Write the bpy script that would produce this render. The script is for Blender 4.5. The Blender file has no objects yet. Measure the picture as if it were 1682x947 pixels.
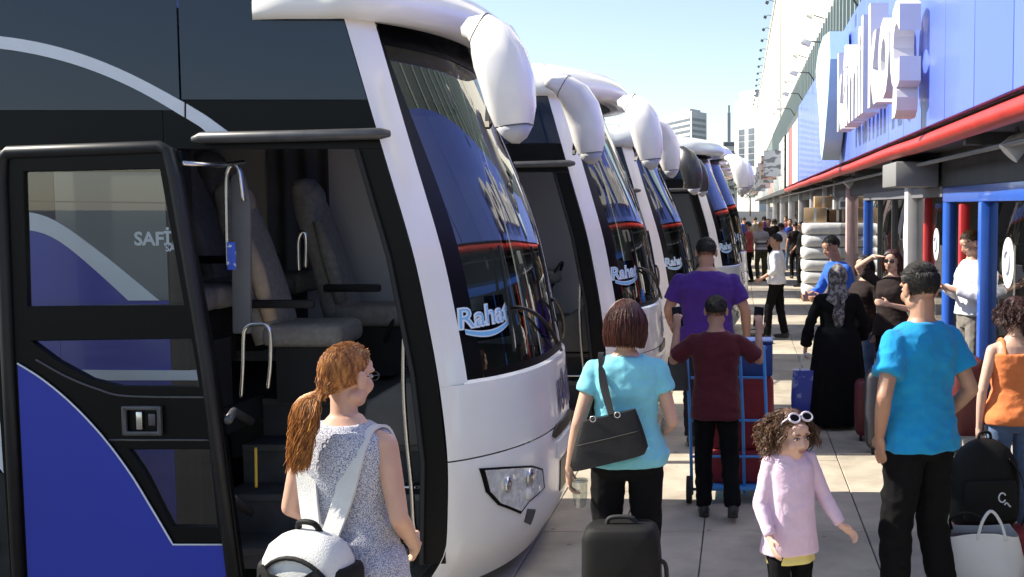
import bpy, bmesh, math, random
import numpy as np
from mathutils import Vector, Matrix, noise as mnoise

# ------------------------------------------------------------------ camera, sky, sun, exposure
sc = bpy.context.scene
F, PX, PY, HC = 1900.0, 1216.0, 473.5, 2.2          # focal length and principal point in photo pixels, eye height
PIT = math.atan(135.5 / F)
cam = bpy.data.cameras.new('camera')
cam.sensor_width = 36.0
cam.lens = F / 1682.0 * 36.0
cam.shift_x = -(PX - 841.0) / 1682.0
cam.clip_start = 0.05
cam.clip_end = 3000.0
camo = bpy.data.objects.new('camera', cam)
sc.collection.objects.link(camo)
camo.location = (0, 0, HC)
camo.rotation_euler = (math.pi / 2 - PIT, 0, 0)
sc.camera = camo

SUN_EL = math.radians(41)
SUN_AZ = math.radians(2)                            # degrees ahead of straight left
to_sun = Vector((-math.cos(SUN_AZ) * math.cos(SUN_EL), math.sin(SUN_AZ) * math.cos(SUN_EL), math.sin(SUN_EL)))
world = bpy.data.worlds.new('World')
sc.world = world
world.use_nodes = True
nt = world.node_tree
nt.nodes.clear()
sky = nt.nodes.new('ShaderNodeTexSky')
sky.sky_type = 'NISHITA'
sky.sun_disc = False
sky.sun_elevation = SUN_EL
sky.sun_rotation = math.atan2(to_sun.x, to_sun.y)
sky.air_density = 1.0
sky.dust_density = 0.35
sky.ozone_density = 1.0
bg = nt.nodes.new('ShaderNodeBackground')
bg.inputs['Strength'].default_value = 0.098
wo = nt.nodes.new('ShaderNodeOutputWorld')
hsv = nt.nodes.new('ShaderNodeHueSaturation')
hsv.inputs['Saturation'].default_value = 0.86
nt.links.new(sky.outputs[0], hsv.inputs['Color'])
nt.links.new(hsv.outputs[0], bg.inputs[0])
nt.links.new(bg.outputs[0], wo.inputs[0])
sun = bpy.data.lights.new('sun', 'SUN')
sun.energy = 5.0
sun.angle = math.radians(0.5)
sun.color = (1.0, 0.925, 0.79)
suno = bpy.data.objects.new('sun', sun)
sc.collection.objects.link(suno)
suno.rotation_euler = to_sun.to_track_quat('Z', 'Y').to_euler()
sc.view_settings.view_transform = 'Standard'
sc.view_settings.look = 'None'
sc.view_settings.exposure = 1.05
sc.view_settings.gamma = 1.0
sc.view_settings.use_curve_mapping = False
sc.cycles.use_denoising = True
sc.cycles.max_bounces = 8
sc.cycles.transparent_max_bounces = 16
sc.cycles.sample_clamp_indirect = 6.0

# ------------------------------------------------------------------ helpers
COL = sc.collection
R = random.Random(11)
FW = np.array([0, math.cos(PIT), -math.sin(PIT)])
RT = np.array([1.0, 0, 0])
UP = np.cross(RT, FW)
EYE = np.array([0, 0, HC])
def ray(px, py): return FW + RT * (px - PX) / F + UP * (PY - py) / F
def on_y(px, py, y): d = ray(px, py); return EYE + d * (y / d[1])
def on_x(px, py, x): d = ray(px, py); return EYE + d * (x / d[0])
def on_z(px, py, z=0.0): d = ray(px, py); return EYE + d * ((z - HC) / d[2])

MATS = {}
def mat(name, col, rough=0.5, metal=0.0, var=0.0, vscale=8.0, bump=0.0, bscale=40.0, coat=0.0, spec=0.5,
        col2=None, ramp=(0.4, 0.6), emis=None, stretch=None, sss=0.0, sheen=0.0, detail=4.0, bdetail=4.0, rvar=0.0, wr=0.0, worldco=False, stain=0.0):
    if name in MATS: return MATS[name]
    m = bpy.data.materials.new(name)
    m.use_nodes = True
    N = m.node_tree.nodes; L = m.node_tree.links
    b = N['Principled BSDF']
    b.inputs['Base Color'].default_value = (*col, 1)
    b.inputs['Roughness'].default_value = rough
    b.inputs['Metallic'].default_value = metal
    b.inputs['Specular IOR Level'].default_value = spec
    b.inputs['Coat Weight'].default_value = coat
    b.inputs['Coat Roughness'].default_value = 0.04
    if sss:
        b.inputs['Subsurface Weight'].default_value = sss
        b.inputs['Subsurface Radius'].default_value = (0.012, 0.005, 0.003)
        b.inputs['Subsurface Scale'].default_value = 1.0
    if sheen: b.inputs['Sheen Weight'].default_value = sheen
    tc = N.new('ShaderNodeTexCoord')
    src = tc.outputs['Object']
    if worldco: src = N.new('ShaderNodeNewGeometry').outputs['Position']
    if stretch:
        mp = N.new('ShaderNodeMapping'); mp.inputs['Scale'].default_value = stretch
        L.new(src, mp.inputs['Vector']); src = mp.outputs['Vector']
    if var or col2:
        n = N.new('ShaderNodeTexNoise'); n.inputs['Scale'].default_value = vscale; n.inputs['Detail'].default_value = detail
        L.new(src, n.inputs['Vector'])
        r = N.new('ShaderNodeValToRGB')
        r.color_ramp.elements[0].position = ramp[0]; r.color_ramp.elements[1].position = ramp[1]
        if col2 is None:
            a = tuple(max(0, c * (1 - var)) for c in col); c2 = tuple(min(1, c * (1 + var)) for c in col)
            r.color_ramp.elements[0].position = 0.25; r.color_ramp.elements[1].position = 0.75
        else: a, c2 = col, col2
        r.color_ramp.elements[0].color = (*a, 1); r.color_ramp.elements[1].color = (*c2, 1)
        L.new(n.outputs['Fac'], r.inputs['Fac']); L.new(r.outputs['Color'], b.inputs['Base Color'])
        if stain:
            ns = N.new('ShaderNodeTexNoise'); ns.inputs['Scale'].default_value = 1.1; ns.inputs['Detail'].default_value = 7.0; ns.inputs['Distortion'].default_value = 0.6
            L.new(src, ns.inputs['Vector'])
            rs = N.new('ShaderNodeValToRGB'); rs.color_ramp.elements[0].position = 0.42; rs.color_ramp.elements[1].position = 0.66
            rs.color_ramp.elements[0].color = (1, 1, 1, 1); rs.color_ramp.elements[1].color = (1 - stain,) * 3 + (1,)
            L.new(ns.outputs['Fac'], rs.inputs['Fac'])
            vo = N.new('ShaderNodeTexVoronoi'); vo.inputs['Scale'].default_value = 4.5; L.new(src, vo.inputs['Vector'])
            rv = N.new('ShaderNodeValToRGB'); rv.color_ramp.elements[0].position = 0.07; rv.color_ramp.elements[1].position = 0.10
            rv.color_ramp.elements[0].color = (1 - stain * 1.3,) * 3 + (1,); rv.color_ramp.elements[1].color = (1, 1, 1, 1)
            L.new(vo.outputs['Distance'], rv.inputs['Fac'])
            m1 = N.new('ShaderNodeMix'); m1.data_type = 'RGBA'; m1.blend_type = 'MULTIPLY'; m1.inputs['Factor'].default_value = 1.0
            L.new(r.outputs['Color'], m1.inputs[6]); L.new(rs.outputs['Color'], m1.inputs[7])
            m2 = N.new('ShaderNodeMix'); m2.data_type = 'RGBA'; m2.blend_type = 'MULTIPLY'; m2.inputs['Factor'].default_value = 1.0
            L.new(m1.outputs[2], m2.inputs[6]); L.new(rv.outputs['Color'], m2.inputs[7]); L.new(m2.outputs[2], b.inputs['Base Color'])
        if rvar:
            mr = N.new('ShaderNodeMapRange'); mr.inputs['To Min'].default_value = max(0.02, rough - rvar); mr.inputs['To Max'].default_value = min(1, rough + rvar)
            L.new(n.outputs['Fac'], mr.inputs['Value']); L.new(mr.outputs[0], b.inputs['Roughness'])
    if bump:
        n2 = N.new('ShaderNodeTexNoise'); n2.inputs['Scale'].default_value = bscale; n2.inputs['Detail'].default_value = bdetail
        L.new(src, n2.inputs['Vector'])
        bp = N.new('ShaderNodeBump'); bp.inputs['Strength'].default_value = bump; bp.inputs['Distance'].default_value = 0.01
        L.new(n2.outputs['Fac'], bp.inputs['Height']); L.new(bp.outputs[0], b.inputs['Normal'])
        if wr:
            n3 = N.new('ShaderNodeTexNoise'); n3.inputs['Scale'].default_value = 9.0; n3.inputs['Detail'].default_value = 3.0; n3.inputs['Distortion'].default_value = 1.2
            L.new(src, n3.inputs['Vector'])
            b3 = N.new('ShaderNodeBump'); b3.inputs['Strength'].default_value = wr; b3.inputs['Distance'].default_value = 0.05
            L.new(n3.outputs['Fac'], b3.inputs['Height']); L.new(b3.outputs[0], bp.inputs['Normal'])
    if emis:
        b.inputs['Emission Color'].default_value = (*emis[0], 1); b.inputs['Emission Strength'].default_value = emis[1]
    MATS[name] = m
    return m

def glass(name, tint=(0.25, 0.3, 0.3), ior=1.5, rough=0.0, bump=0.0, boost=0.0):
    """thin sheet glass: fresnel mix of a mirror coat and a tinted see-through"""
    if name in MATS: return MATS[name]
    m = bpy.data.materials.new(name); m.use_nodes = True
    N = m.node_tree.nodes; L = m.node_tree.links; N.clear()
    o = N.new('ShaderNodeOutputMaterial'); mx = N.new('ShaderNodeMixShader')
    lw = N.new('ShaderNodeLayerWeight'); lw.inputs['Blend'].default_value = 0.5
    t = N.new('ShaderNodeBsdfTransparent'); t.inputs['Color'].default_value = (*tint, 1)
    g = N.new('ShaderNodeBsdfGlossy'); g.inputs['Roughness'].default_value = rough
    f0 = ((ior - 1) / (ior + 1)) ** 2 + boost
    pw = N.new('ShaderNodeMath'); pw.operation = 'POWER'; pw.inputs[1].default_value = 5.0
    L.new(lw.outputs['Facing'], pw.inputs[0])
    mu = N.new('ShaderNodeMath'); mu.operation = 'MULTIPLY_ADD'; mu.inputs[1].default_value = 1 - f0; mu.inputs[2].default_value = f0; mu.use_clamp = True
    L.new(pw.outputs[0], mu.inputs[0])
    L.new(mu.outputs[0], mx.inputs[0]); L.new(t.outputs[0], mx.inputs[1]); L.new(g.outputs[0], mx.inputs[2])
    if bump:
        tc = N.new('ShaderNodeTexCoord'); n2 = N.new('ShaderNodeTexNoise'); n2.inputs['Scale'].default_value = 1.7; n2.inputs['Detail'].default_value = 1.0
        L.new(tc.outputs['Object'], n2.inputs['Vector'])
        bp = N.new('ShaderNodeBump'); bp.inputs['Strength'].default_value = bump; bp.inputs['Distance'].default_value = 0.02
        L.new(n2.outputs['Fac'], bp.inputs['Height']); L.new(bp.outputs[0], g.inputs['Normal']); L.new(bp.outputs[0], lw.inputs['Normal'])
    L.new(mx.outputs[0], o.inputs['Surface'])
    MATS[name] = m
    return m

class G:
    """mesh collector"""
    def __init__(s): s.v = []; s.f = []
    def add(s, v, f):
        o = len(s.v); s.v += [tuple(map(float, p)) for p in v]; s.f += [tuple(i + o for i in q) for q in f]; return s
    def box(s, a, b):
        (x0, y0, z0), (x1, y1, z1) = a, b
        return s.add([(x0,y0,z0),(x1,y0,z0),(x1,y1,z0),(x0,y1,z0),(x0,y0,z1),(x1,y0,z1),(x1,y1,z1),(x0,y1,z1)],
                     [(0,3,2,1),(4,5,6,7),(0,1,5,4),(1,2,6,5),(2,3,7,6),(3,0,4,7)])
    def cbox(s, c, d, rz=0.0, ry=0.0, rx=0.0):
        M = Matrix.Rotation(rz, 3, 'Z') @ Matrix.Rotation(ry, 3, 'Y') @ Matrix.Rotation(rx, 3, 'X')
        g = G().box((-d[0]/2, -d[1]/2, -d[2]/2), (d[0]/2, d[1]/2, d[2]/2))
        return s.add([tuple(M @ Vector(p) + Vector(c)) for p in g.v], g.f)
    def loft(s, rings, cap=True, closed=True):
        n = len(rings[0]); v = [p for r in rings for p in r]; f = []
        for i in range(len(rings) - 1):
            for j in range(n if closed else n - 1):
                k = (j + 1) % n
                f.append((i*n+j, i*n+k, (i+1)*n+k, (i+1)*n+j))
        if cap and closed:
            f.append(tuple(range(n))[::-1]); f.append(tuple((len(rings)-1)*n + j for j in range(n)))
        return s.add(v, f)
    def tube(s, pts, r, n=8, cap=True):
        pts = [Vector(p) for p in pts]; rs = r if isinstance(r, (list, tuple)) else [r] * len(pts)
        rings = []; prev = None
        for i, p in enumerate(pts):
            t = (pts[min(i+1, len(pts)-1)] - pts[max(i-1, 0)])
            if t.length < 1e-9: t = Vector((0, 0, 1))
            t.normalize()
            if prev is None:
                a = Vector((0, 0, 1)) if abs(t.z) < 0.9 else Vector((1, 0, 0))
                u = t.cross(a).normalized()
            else:
                u = (prev - t * prev.dot(t))
                u = u.normalized() if u.length > 1e-6 else t.orthogonal().normalized()
            prev = u; w = t.cross(u)
            rings.append([tuple(p + (u * math.cos(2*math.pi*j/n) + w * math.sin(2*math.pi*j/n)) * rs[i]) for j in range(n)])
        return s.loft(rings, cap)
    def cone(s, a, b, r0, r1, n=12):
        a = Vector(a); b = Vector(b); d = b - a; L = d.length
        if L < 1e-6: return s.ell(a, (r0, r0, r0))
        s.tube([a, b], [r0, r1], n)
        s.ell(a, (r0, r0, r0), n=n, m=6); s.ell(b, (r1, r1, r1), n=n, m=6)
        return s
    def ell(s, c, r, n=14, m=8, M=None):
        v = []; f = []; c = Vector(c)
        for i in range(1, m):
            th = math.pi * i / m
            for j in range(n):
                ph = 2 * math.pi * j / n
                q = Vector((r[0]*math.sin(th)*math.cos(ph), r[1]*math.sin(th)*math.sin(ph), r[2]*math.cos(th)))
                if M: q = M @ q
                v.append(tuple(c + q))
        for i in range(m - 2):
            for j in range(n):
                k = (j + 1) % n
                f.append((i*n+j, (i+1)*n+j, (i+1)*n+k, i*n+k))
        q = Vector((0, 0, r[2])); q = M @ q if M else q
        t = len(v); v.append(tuple(c + q)); v.append(tuple(c - q))
        for j in range(n):
            k = (j + 1) % n
            f.append((t, j, k)); f.append((t + 1, (m-2)*n+k, (m-2)*n+j))
        return s.add(v, f)
    def prism(s, pts, off):
        """polygon given by 3D points, extruded by vector off"""
        n = len(pts); o = Vector(off)
        a = [tuple(p) for p in pts]; b = [tuple(Vector(p) + o) for p in pts]
        return s.add(a + b, [tuple(range(n))[::-1], tuple(range(n, 2*n))] + [(i, (i+1) % n, n+(i+1) % n, n+i) for i in range(n)])
    def grid(s, fn, us, vs):
        v = [tuple(fn(u, w)) for w in vs for u in us]; n = len(us)
        return s.add(v, [(j*n+i, j*n+i+1, (j+1)*n+i+1, (j+1)*n+i) for j in range(len(vs)-1) for i in range(n-1)])
    def move(s, d):
        s.v = [(p[0]+d[0], p[1]+d[1], p[2]+d[2]) for p in s.v]; return s
    def xf(s, M):
        s.v = [tuple(M @ Vector(p)) for p in s.v]; return s

def link(name, me, m, parent=None):
    o = bpy.data.objects.new(name, me); COL.objects.link(o)
    if m is not None and not me.materials: me.materials.append(m)
    if parent is not None: o.parent = parent
    return o
def obj(name, g, m, parent=None, smooth=False, bevel=0.0, recalc=True, segs=2):
    me = bpy.data.meshes.new(name); me.from_pydata(g.v, [], g.f)
    if recalc or bevel:
        bm = bmesh.new(); bm.from_mesh(me)
        if recalc: bmesh.ops.recalc_face_normals(bm, faces=bm.faces)
        if bevel:
            es = [e for e in bm.edges if len(e.link_faces) == 2 and e.calc_face_angle(0) > 0.5]
            bmesh.ops.bevel(bm, geom=es, offset=bevel, segments=segs, affect='EDGES', profile=0.5, clamp_overlap=True)
        bm.to_mesh(me); bm.free()
    if smooth or bevel:
        for p in me.polygons: p.use_smooth = True
        if smooth == 'auto' or bevel:
            me.set_sharp_from_angle(angle=math.radians(38))
    return link(name, me, m, parent)
def thing(name, label, cat, loc=(0, 0, 0), rz=0.0, group=None):
    o = bpy.data.objects.new(name, None); COL.objects.link(o)
    o.empty_display_size = 0.1
    o.location = loc; o.rotation_euler = (0, 0, rz); o['label'] = label; o['category'] = cat
    if group: o['group'] = group
    return o
def tag(o, label, cat, group=None):
    o['label'] = label; o['category'] = cat
    if group: o['group'] = group
    return o
def struct(o): o['kind'] = 'structure'; return o
def shared(name, o, loc, parent=None, rot=(0, 0, 0), scale=(1, 1, 1)):
    c = bpy.data.objects.new(name, o.data); COL.objects.link(c)
    c.location = loc; c.rotation_euler = rot; c.scale = scale
    if parent is not None: c.parent = parent
    return c
def text_geo(txt, size=1.0, extrude=0.0, shear=0.0, offset=0.0, bold=0.0, res=3):
    cu = bpy.data.curves.new('t', 'FONT'); cu.body = txt; cu.size = size; cu.extrude = extrude; cu.shear = shear
    cu.offset = offset; cu.resolution_u = res; cu.fill_mode = 'BOTH'
    o = bpy.data.objects.new('t', cu); COL.objects.link(o)
    dg = bpy.context.evaluated_depsgraph_get(); dg.update()
    me = bpy.data.meshes.new_from_object(o.evaluated_get(dg))
    g = G().add([tuple(v.co) for v in me.vertices], [tuple(p.vertices) for p in me.polygons])
    bpy.data.objects.remove(o); bpy.data.curves.remove(cu); bpy.data.meshes.remove(me)
    return g
def ss(a, b, x): x = min(1, max(0, (x - a) / (b - a))); return x*x*(3-2*x)
def lerp(a, b, t): return a + (b - a) * t
def interp(x, xs, ys): return float(np.interp(x, xs, ys))

# materials used in several places
M_WHITE = mat('bus_white_paint', (0.84, 0.81, 0.77), 0.28, var=0.035, vscale=2.5, coat=0.5, bump=0.015, bscale=3)
M_BLACK = mat('satin_black_trim', (0.0025, 0.0025, 0.003), 0.36, var=0.2, vscale=20, spec=0.18)
M_RUB = mat('black_rubber', (0.014, 0.014, 0.014), 0.75, bump=0.1, bscale=60)
M_CHROME = mat('brushed_steel', (0.62, 0.61, 0.6), 0.22, 1.0, var=0.1, vscale=30)
M_GREYMET = mat('dark_grey_metal', (0.085, 0.085, 0.09), 0.42, 0.4, var=0.2, vscale=15)
M_BLUE = mat('bus_blue_paint', (0.012, 0.032, 0.37), 0.28, var=0.06, vscale=2, coat=0.5)
M_DGLASS = mat('privacy_glass', (0.010, 0.024, 0.050), 0.03, spec=0.45, bump=0.006, bscale=1.3, bdetail=1)
M_STRIPE = mat('white_film', (0.72, 0.75, 0.78), 0.35, var=0.04)
M_WS = glass('windscreen_glass', (0.20, 0.23, 0.235), 1.52, bump=0.012, boost=0.05)
M_CLEAR = glass('clear_pane', (0.62, 0.68, 0.68), 1.5)
M_DOORGL = glass('door_pane', (0.78, 0.83, 0.83), 1.5, boost=0.06)
M_SKIN = mat('skin_light', (0.56, 0.33, 0.235), 0.5, var=0.09, vscale=12, sss=0.12, bump=0.03, bscale=220)
M_SKINT = mat('skin_tan', (0.43, 0.235, 0.155), 0.5, var=0.09, vscale=12, sss=0.12, bump=0.03, bscale=220)
M_SKINP = mat('skin_pale', (0.62, 0.39, 0.30), 0.5, var=0.08, vscale=12, sss=0.14, bump=0.02, bscale=220)
ORD = ['nearest', 'second nearest', 'third nearest', 'fourth nearest', 'fifth nearest', 'sixth nearest', 'seventh nearest', 'eighth nearest', 'ninth nearest', 'tenth nearest', 'eleventh nearest', 'twelfth nearest', 'thirteenth nearest', 'fourteenth nearest', 'fifteenth nearest', 'sixteenth nearest', 'seventeenth nearest', 'eighteenth nearest', 'nineteenth nearest', 'twentieth nearest', 'fourth farthest', 'third farthest', 'second farthest', 'farthest']
# ------------------------------------------------------------------ setting: ground, platform, kerb
m_asph = mat('asphalt', (0.055, 0.055, 0.057), 0.85, var=0.35, vscale=1.2, bump=0.5, bscale=90, detail=8)
g = G().add([(-2500, -600, -0.125), (2500, -600, -0.125), (2500, 3000, -0.125), (-2500, 3000, -0.125)], [(0, 1, 2, 3)])
struct(obj('ground', g, m_asph))
PX0, PX1 = -1.9, 1.95
m_bed = mat('paving_bed', (0.13, 0.12, 0.11), 0.9, var=0.2)
m_slab = [mat('paving_slab_%d' % i, c, 0.72, var=0.16, vscale=5, bump=0.25, bscale=70, detail=8, rvar=0.12, worldco=True, stain=0.32)
          for i, c in enumerate([(0.455, 0.40, 0.315), (0.435, 0.385, 0.305), (0.475, 0.42, 0.33), (0.39, 0.345, 0.28)])]
plat = struct(obj('platform', G().box((PX0, -8, -0.12), (PX1, 150, -0.022)), m_bed))
struct(obj('platform_paving_near', G().box((PX0, -8, -0.02), (PX1, 4.39, 0.0)), m_slab[0]))
struct(obj('platform_paving_far', G().box((PX0, 36.3, -0.02), (PX1, 150, 0.0)), m_slab[0]))
protos = []
SW, SL = 0.55, 1.1
for i in range(4):
    o = obj('paving_slab', G().box((0.004, 0.004, -0.02), (SW - 0.004, SL - 0.004, 0.0)), m_slab[i], plat, bevel=0.004, segs=1)
    protos.append(o)
k = 0
for r in range(29):
    for c in range(7):
        x = PX0 + c * SW; y = 4.4 + r * SL; z = R.uniform(-0.002, 0.001)
        i = R.choice((0, 0, 1, 1, 2, 3))
        if k < 4 and i == k and protos[k].location.length == 0:
            protos[k].location = (x, y, z); k += 1
        else: shared('paving_slab', protos[i], (x, y, z), plat)
for i in range(k, 4): bpy.data.objects.remove(protos[i])
m_kerb = mat('kerb_stone', (0.33, 0.32, 0.30), 0.8, var=0.2, vscale=6, bump=0.3)
kerb = struct(obj('kerb', G().box((PX0 - 0.15, -8, -0.12), (PX0 - 0.003, 150, 0.012)), m_kerb, bevel=0.015))
m_floor = mat('shop_step_stone', (0.30, 0.28, 0.26), 0.6, var=0.2, vscale=4)
struct(obj('shop_step', G().box((PX1 + 0.003, -8, -0.12), (6.0, 150, 0.15)), m_floor, bevel=0.012))

# ------------------------------------------------------------------ terminal building: long wall with finned window band and floodlights on the roof edge
m_cream = mat('cream_render', (0.74, 0.72, 0.65), 0.8, var=0.06, vscale=0.25, bump=0.1, bscale=8)
m_groove = mat('wall_joint', (0.30, 0.29, 0.27), 0.8)
m_clad = mat('grey_green_band', (0.13, 0.165, 0.16), 0.35, var=0.15, vscale=0.7)
m_fin = mat('pale_metal_fin', (0.36, 0.42, 0.41), 0.45, 0.2)
m_dark = mat('dark_void', (0.02, 0.02, 0.022), 0.8)
BX = 3.0
ter = thing('terminal_building', 'long cream terminal building with grey-green finned window band rising behind the shop signs', 'building', (6.0, 60, 0.15))
o = -np.array([6.0, 60, 0.15])
def terp(name, g, m, **k): return obj(name, g.move(o), m, ter, **k)
terp('wall', G().box((BX, 4, 8.65), (16, 240, 19.3)), m_cream)
terp('window_band', G().box((BX + 0.06, 4, 4.2), (16, 240, 8.647)), m_clad)
terp('cornice', G().box((BX - 0.12, 4, 19.303), (16, 240, 19.55)), m_cream)
for y in (31, 86, 140, 195): terp('wall_joint', G().box((BX - 0.06, y, 8.66), (BX - 0.002, y + 0.5, 19.29)), m_groove)
fin = terp('fin', G().box((BX - 0.10, 9, 4.3), (BX + 0.055, 9.16, 8.62)), m_fin)
for i in range(1, 85): shared('fin', fin, (0, i * 1.15, 0), ter)
m_lampd = mat('floodlight_grey', (0.10, 0.10, 0.11), 0.5, 0.4)
for i in range(24):
    y = 24 + i * 7.5
    l = thing('floodlight', ORD[i] + ' of the dark floodlights along the cream roof edge', 'floodlight', (BX - 0.12, y, 19.4), 0, 'floodlights along the roof edge of the terminal building')
    obj('arm', G().tube([(0, 0, 0), (-0.35, 0, 0.1), (-0.55, 0, 0.0)], 0.03, 6), m_lampd, l)
    obj('lamp_head', G().cbox((-0.62, 0, -0.1), (0.28, 0.4, 0.22), ry=0.5), m_lampd, l, bevel=0.03)
for i in range(7):
    y = 20 + i * 11
    l = thing('wall_lamp', ORD[i] + ' of the bracket lamps above the finned window band', 'lamp', (BX - 0.003, y, 8.9), 0, 'bracket lamps above the window band')
    obj('bracket', G().tube([(0, 0, 0), (-0.4, 0, 0.12)], 0.025, 6), m_lampd, l)
    obj('lamp_head', G().cbox((-0.5, 0, 0.1), (0.26, 0.3, 0.16), ry=0.5), M_WHITE, l, bevel=0.03)

# ------------------------------------------------------------------ shop row under the sign: awning, posts, panes, interior
AX = 1.75                                             # plane of the sign and the awning edge
shop = thing('ticket_office_row', 'row of ticket offices with blue and red posts and glass fronts under a dark awning', 'shop', (2.3, 12, 0.15))
o2 = -np.array([2.3, 12, 0.15])
def shp(name, g, m, parent=None, **k):
    return obj(name, g.move(o2), m, parent or shop, **k)
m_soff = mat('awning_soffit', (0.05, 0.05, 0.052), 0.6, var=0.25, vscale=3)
m_red = mat('red_awning_edge', (0.50, 0.035, 0.025), 0.42, var=0.18, vscale=6, bump=0.1, bscale=10)
m_blueP = mat('blue_post_paint', (0.03, 0.12, 0.55), 0.32, var=0.08, vscale=5, coat=0.3)
m_redP = mat('red_post_paint', (0.52, 0.03, 0.03), 0.35, var=0.1, vscale=5, coat=0.3)
m_conc = mat('painted_column', (0.50, 0.50, 0.52), 0.7, var=0.12, vscale=4, bump=0.1)
m_pink = mat('pinkish_column', (0.52, 0.36, 0.36), 0.7, var=0.15, vscale=6)
m_in = mat('shop_interior', (0.20, 0.19, 0.18), 0.8, var=0.3, vscale=2)
m_pipe = mat('grey_pipe', (0.25, 0.25, 0.26), 0.4, 0.3)
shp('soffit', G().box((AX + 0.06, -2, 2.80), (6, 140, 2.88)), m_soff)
edge = []
for i in range(9):
    a = -math.pi/2 + math.pi * i / 8
    edge.append((AX + 0.06 - 0.085 * math.cos(a), 2.825 + 0.075 * math.sin(a)))
ring = [(x, z) for x, z in edge] + [(AX + 0.085, 2.90), (AX + 0.085, 2.75)]
ys = [-2 + i * 1.4 for i in range(35)]
er = [[(x + 0.006 * math.sin(y * 1.7), y, z + 0.006 * math.sin(y * 0.9 + 1)) for x, z in ring] for y in ys]
shp('awning_edge', G().loft(er), m_red, smooth='auto')
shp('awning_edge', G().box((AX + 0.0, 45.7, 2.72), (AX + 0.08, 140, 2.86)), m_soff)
shp('conduit', G().tube([(2.0, -2, 2.66), (2.0, 60, 2.66)], 0.022, 8), m_pipe, smooth=True)
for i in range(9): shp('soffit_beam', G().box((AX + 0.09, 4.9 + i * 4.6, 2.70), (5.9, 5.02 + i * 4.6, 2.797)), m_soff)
shp('wall', G().box((5.6, -2, 0.15), (5.9, 140, 2.797)), m_in)
for y in (6.0, 11.55, 16.2, 22.4, 30, 40, 52, 70, 95): shp('partition', G().box((2.75, y, 0.153), (5.597, y + 0.08, 2.795)), m_in)
SX = 2.3
def post(px, w, z1, m, name='post', d=0.12, x=SX):
    y = F * x / (px - PX); w = w / (F / y)
    return shp(name, G().box((x - w/2, y - d/2, 0.153), (x + w/2, y + d/2, z1)), m, bevel=0.008)
post(1618.5, 21, 2.24, m_blueP, d=0.14)
post(1583, 15, 2.22, m_redP)
y0 = F * SX / (1559 - PX)
shp('post', G().tube([(SX, y0, 0.153), (SX, y0, 2.24)], 0.075, 16), m_blueP, smooth='auto')
post(1523, 12, 2.3, m_redP)
post(1500, 25, 2.795, m_conc, 'column', d=0.32)
post(1424, 11, 2.3, m_blueP)
post(1397, 15, 2.795, m_pink, 'column', d=0.3)
post(1372, 8, 2.795, m_conc, 'column', d=0.3)
for y in (30.5, 36, 43, 52, 63, 77, 95): shp('column', G().box((SX - 0.14, y - 0.14, 0.153), (SX + 0.14, y + 0.14, 2.795)), m_conc, bevel=0.01)
# header beams and glass panes between the posts
yb = F * SX / (1618.5 - PX)
shp('header', G().box((SX - 0.05, 5.0, 2.243), (SX + 0.05, 12.9, 2.40)), m_blueP, bevel=0.006)
shp('header', G().box((SX - 0.05, 12.93, 2.303), (SX + 0.05, 21.2, 2.42)), mat('grey_header', (0.16, 0.16, 0.18), 0.5))
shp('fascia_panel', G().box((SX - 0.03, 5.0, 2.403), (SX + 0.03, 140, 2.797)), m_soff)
m_pane = glass('shop_pane', (0.55, 0.62, 0.6), 1.5, boost=0.06)
m_disc = mat('white_sticker', (0.82, 0.82, 0.82), 0.5)
m_ink = mat('grey_emblem_ink', (0.25, 0.27, 0.36), 0.5)
def pane(y0, y1, z0=0.25, z1=2.23, disc=None, x=SX + 0.02):
    p = shp('pane', G().add([(x, y0, z0), (x, y1, z0), (x, y1, z1), (x, y0, z1)], [(0, 1, 2, 3)]), m_pane, recalc=False)
    if disc:
        yc, zc, rr = disc
        d = shp('sticker', G().prism([(x - 0.006, yc + rr * math.cos(t), zc + rr * 1.0 * math.sin(t)) for t in np.linspace(0, 2*math.pi, 33)[:-1]], (0.003, 0, 0)), m_disc)
        pp = []
        for t in np.linspace(0.4, 5.2, 24): pp.append((x - 0.009, yc + rr * 0.5 * math.cos(t) * (1 - 0.08 * t), zc + rr * 0.45 * math.sin(t)))
        shp('emblem', G().tube(pp, 0.012, 5), m_ink)
for a in (5.05, 7.0, 8.9):
    shp('mullion', G().box((SX - 0.03, a - 0.03, 0.153), (SX + 0.03, a + 0.03, 2.24)), m_blueP)
pane(5.1, 6.95); pane(7.05, 8.85); pane(8.95, yb - 0.08, disc=(F * SX / (1653 - PX), 1.71, 0.22))
pane(13.0, 13.95, disc=(13.68, 1.75, 0.19)); pane(14.5, 15.2, z1=2.29); pane(15.65, 20.9, z1=2.29, disc=(16.15, 1.78, 0.30))
pane(21.3, 23.7, z1=2.5); pane(24.3, 30.3, z1=2.5)
for y in (17.4, 19.2): shp('mullion', G().box((SX - 0.025, y - 0.03, 0.153), (SX + 0.025, y + 0.03, 2.30)), M_GREYMET)
m_desk = mat('counter_wood', (0.20, 0.12, 0.07), 0.5, var=0.3, vscale=3)
for i, y in enumerate((7.2, 9.0, 13.2, 17.3, 25)):
    c = thing('ticket_counter', ['low wooden counter inside the office at the right edge', 'low wooden counter behind the pane with the round sticker', 'wooden counter behind the round blue post', 'wooden counter in the dark office behind the grey column', 'wooden counter in the far office'][i], 'counter', (4.2, y, 0.15))
    obj('front', G().box((-0.3, -0.7, 0), (0.3, 0.7, 1.02)), m_desk, c, bevel=0.01)
    obj('worktop', G().box((-0.36, -0.76, 1.023), (0.36, 0.76, 1.06)), M_GREYMET, c, bevel=0.006)
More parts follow.
